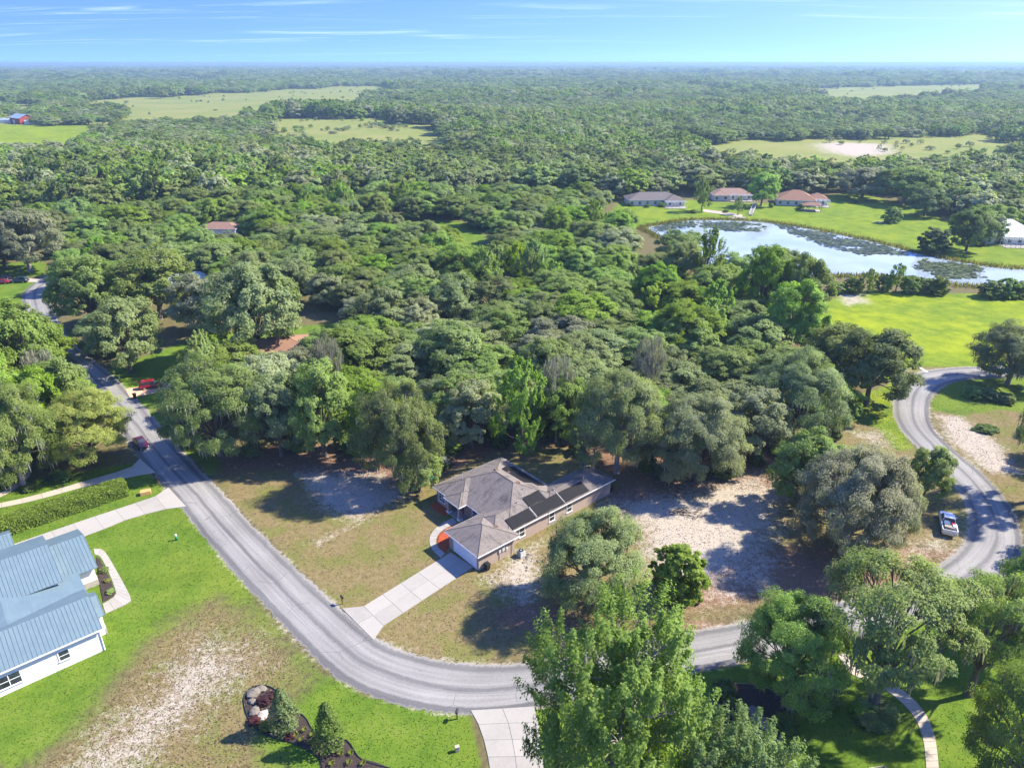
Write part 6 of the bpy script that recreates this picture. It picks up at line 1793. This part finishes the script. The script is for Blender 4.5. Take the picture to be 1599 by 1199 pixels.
t = thing('street_sign', 'green street name signs on a post by the junction', 'sign', g(1428, 571), R(10))
b = MB(); b.tube([(0, 0, 0), (0, 0, 3.0)], 0.05, 8); b.build('post', 'grey_metal', t)
b = MB(); b.box(-0.5, 0.5, -0.02, 0.02, 2.75, 3.0); b.build('name_blade', 'sign_green', t)
b = MB(); b.box(-0.02, 0.02, -0.5, 0.5, 3.02, 3.27); b.build('name_blade', 'sign_green', t)
p = g(1326, 1054); hh = height_for(p, 996)
t = thing('lamp_post', 'brown box-headed post beside the curving stone path', 'lamp post', p, R(15))
b = MB(); b.tube([(0, 0, 0), (0, 0, hh - 0.75)], 0.07, 8); b.build('post', 'wood', t)
b = MB(); b.v += [(x * 0.28, y * 0.28, hh - 0.75) for x, y in ((-1, -1), (1, -1), (1, 1), (-1, 1))] + [(x * 0.40, y * 0.40, hh - 0.1) for x, y in ((-1, -1), (1, -1), (1, 1), (-1, 1))]
for q in ((3, 2, 1, 0), (4, 5, 6, 7), (0, 1, 5, 4), (1, 2, 6, 5), (2, 3, 7, 6), (3, 0, 4, 7)): b.f.append(q); b.uv.append(None); b.sm.append(False)
b.build('lantern', 'wood', t)
b = MB(); b.v += [(x * 0.46, y * 0.46, hh - 0.1) for x, y in ((-1, -1), (1, -1), (1, 1), (-1, 1))] + [(0, 0, hh + 0.1)]
for q in ((3, 2, 1, 0), (0, 1, 4), (1, 2, 4), (2, 3, 4), (3, 0, 4)): b.f.append(q); b.uv.append(None); b.sm.append(False)
b.build('cap', 'cardboard', t)
# brush pile on the sand
t = thing('brush_pile', 'dark pile of cut branches on the bare sand', 'brush pile', g(1068, 802), R(-8))
for k in range(34):
    x, y = random.gauss(0, 1.5), random.gauss(0, 0.45); a = random.uniform(-0.6, 0.6) + (math.pi if random.random() < 0.5 else 0); L = random.uniform(0.5, 1.5)
    b = MB(); b.tube([(x, y, 0.05 + random.random() * 0.3), (x + math.cos(a) * L * 0.5, y + math.sin(a) * L * 0.5, 0.15 + random.random() * 0.3), (x + math.cos(a) * L, y + math.sin(a) * L, 0.05 + random.random() * 0.25)], [0.06, 0.05, 0.02], 5)
    b.build('branch', 'dead_wood', t)
# green cover on the litter left of the house and a fallen bough
t = thing('valve_cover', 'small green cover lying on the brown litter behind the front bedroom', 'cover', g(672, 747), 0.4)
b = MB(); b.box(-0.55, 0.55, -0.4, 0.4, 0, 0.14); b.build('lid', 'sign_green', t, 0.04)
b = MB(); b.box(-0.62, 0.62, -0.47, 0.47, 0, 0.06); b.build('rim', 'sign_green', t, 0.02)
t = thing('dead_bough', 'bleached bare bough hanging out of the dark oak towards the roof', 'branch', g(697, 735) , 0.3)
for k in range(7):
    a = -0.9 + k * 0.3; b = MB(); b.tube([(-0.9, 0.5, 2.6), (-0.2 + 0.3 * math.cos(a), 0.3 * math.sin(a), 2.0 + 0.1 * k), (0.7 * math.cos(a), 1.0 * math.sin(a), 1.3 + 0.12 * k)], [0.08, 0.05, 0.015], 5); b.build('twig', 'bark_grey', t)
# pale stones scattered along the side wall
for k in range(34):
    u = random.choice([random.uniform(0.5, 7.5), random.uniform(24, 30), random.uniform(5, 9)]); v = -0.9 - abs(random.gauss(0, 0.9)) if u < 20 else 1.0 - abs(random.gauss(0, 1.2))
    p = hw(u, v); q = to_px(p)
    rock(q[0], q[1], random.uniform(0.12, 0.26), random.uniform(0.1, 0.2), 'pale loose stone on the sand along the house side wall', 'pale_stone', 0, 'loose pale stones by the side wall', 'loose_stone')

# ------------------------------------------------------------------ air
def haze():
    b = MB(); b.box(-34000, 34000, -3500, 36500, -1.0, 66.0)
    m = bpy.data.materials.new('haze'); m.use_nodes = True
    nt = NT(m.node_tree); nt.n.clear()
    out = nt.new('ShaderNodeOutputMaterial')
    v = nt.new('ShaderNodeVolumePrincipled', {'Color': (0.32, 0.49, 0.70, 1), 'Density': 0.00018, 'Anisotropy': 0.2})
    nt.l.new(v.outputs[0], out.inputs['Volume'])
    MATS['haze'] = m
    o = b.build('haze', 'haze')
    tag(o, 'pale blue haze over the distant forest', None, None, 'stuff')
haze()
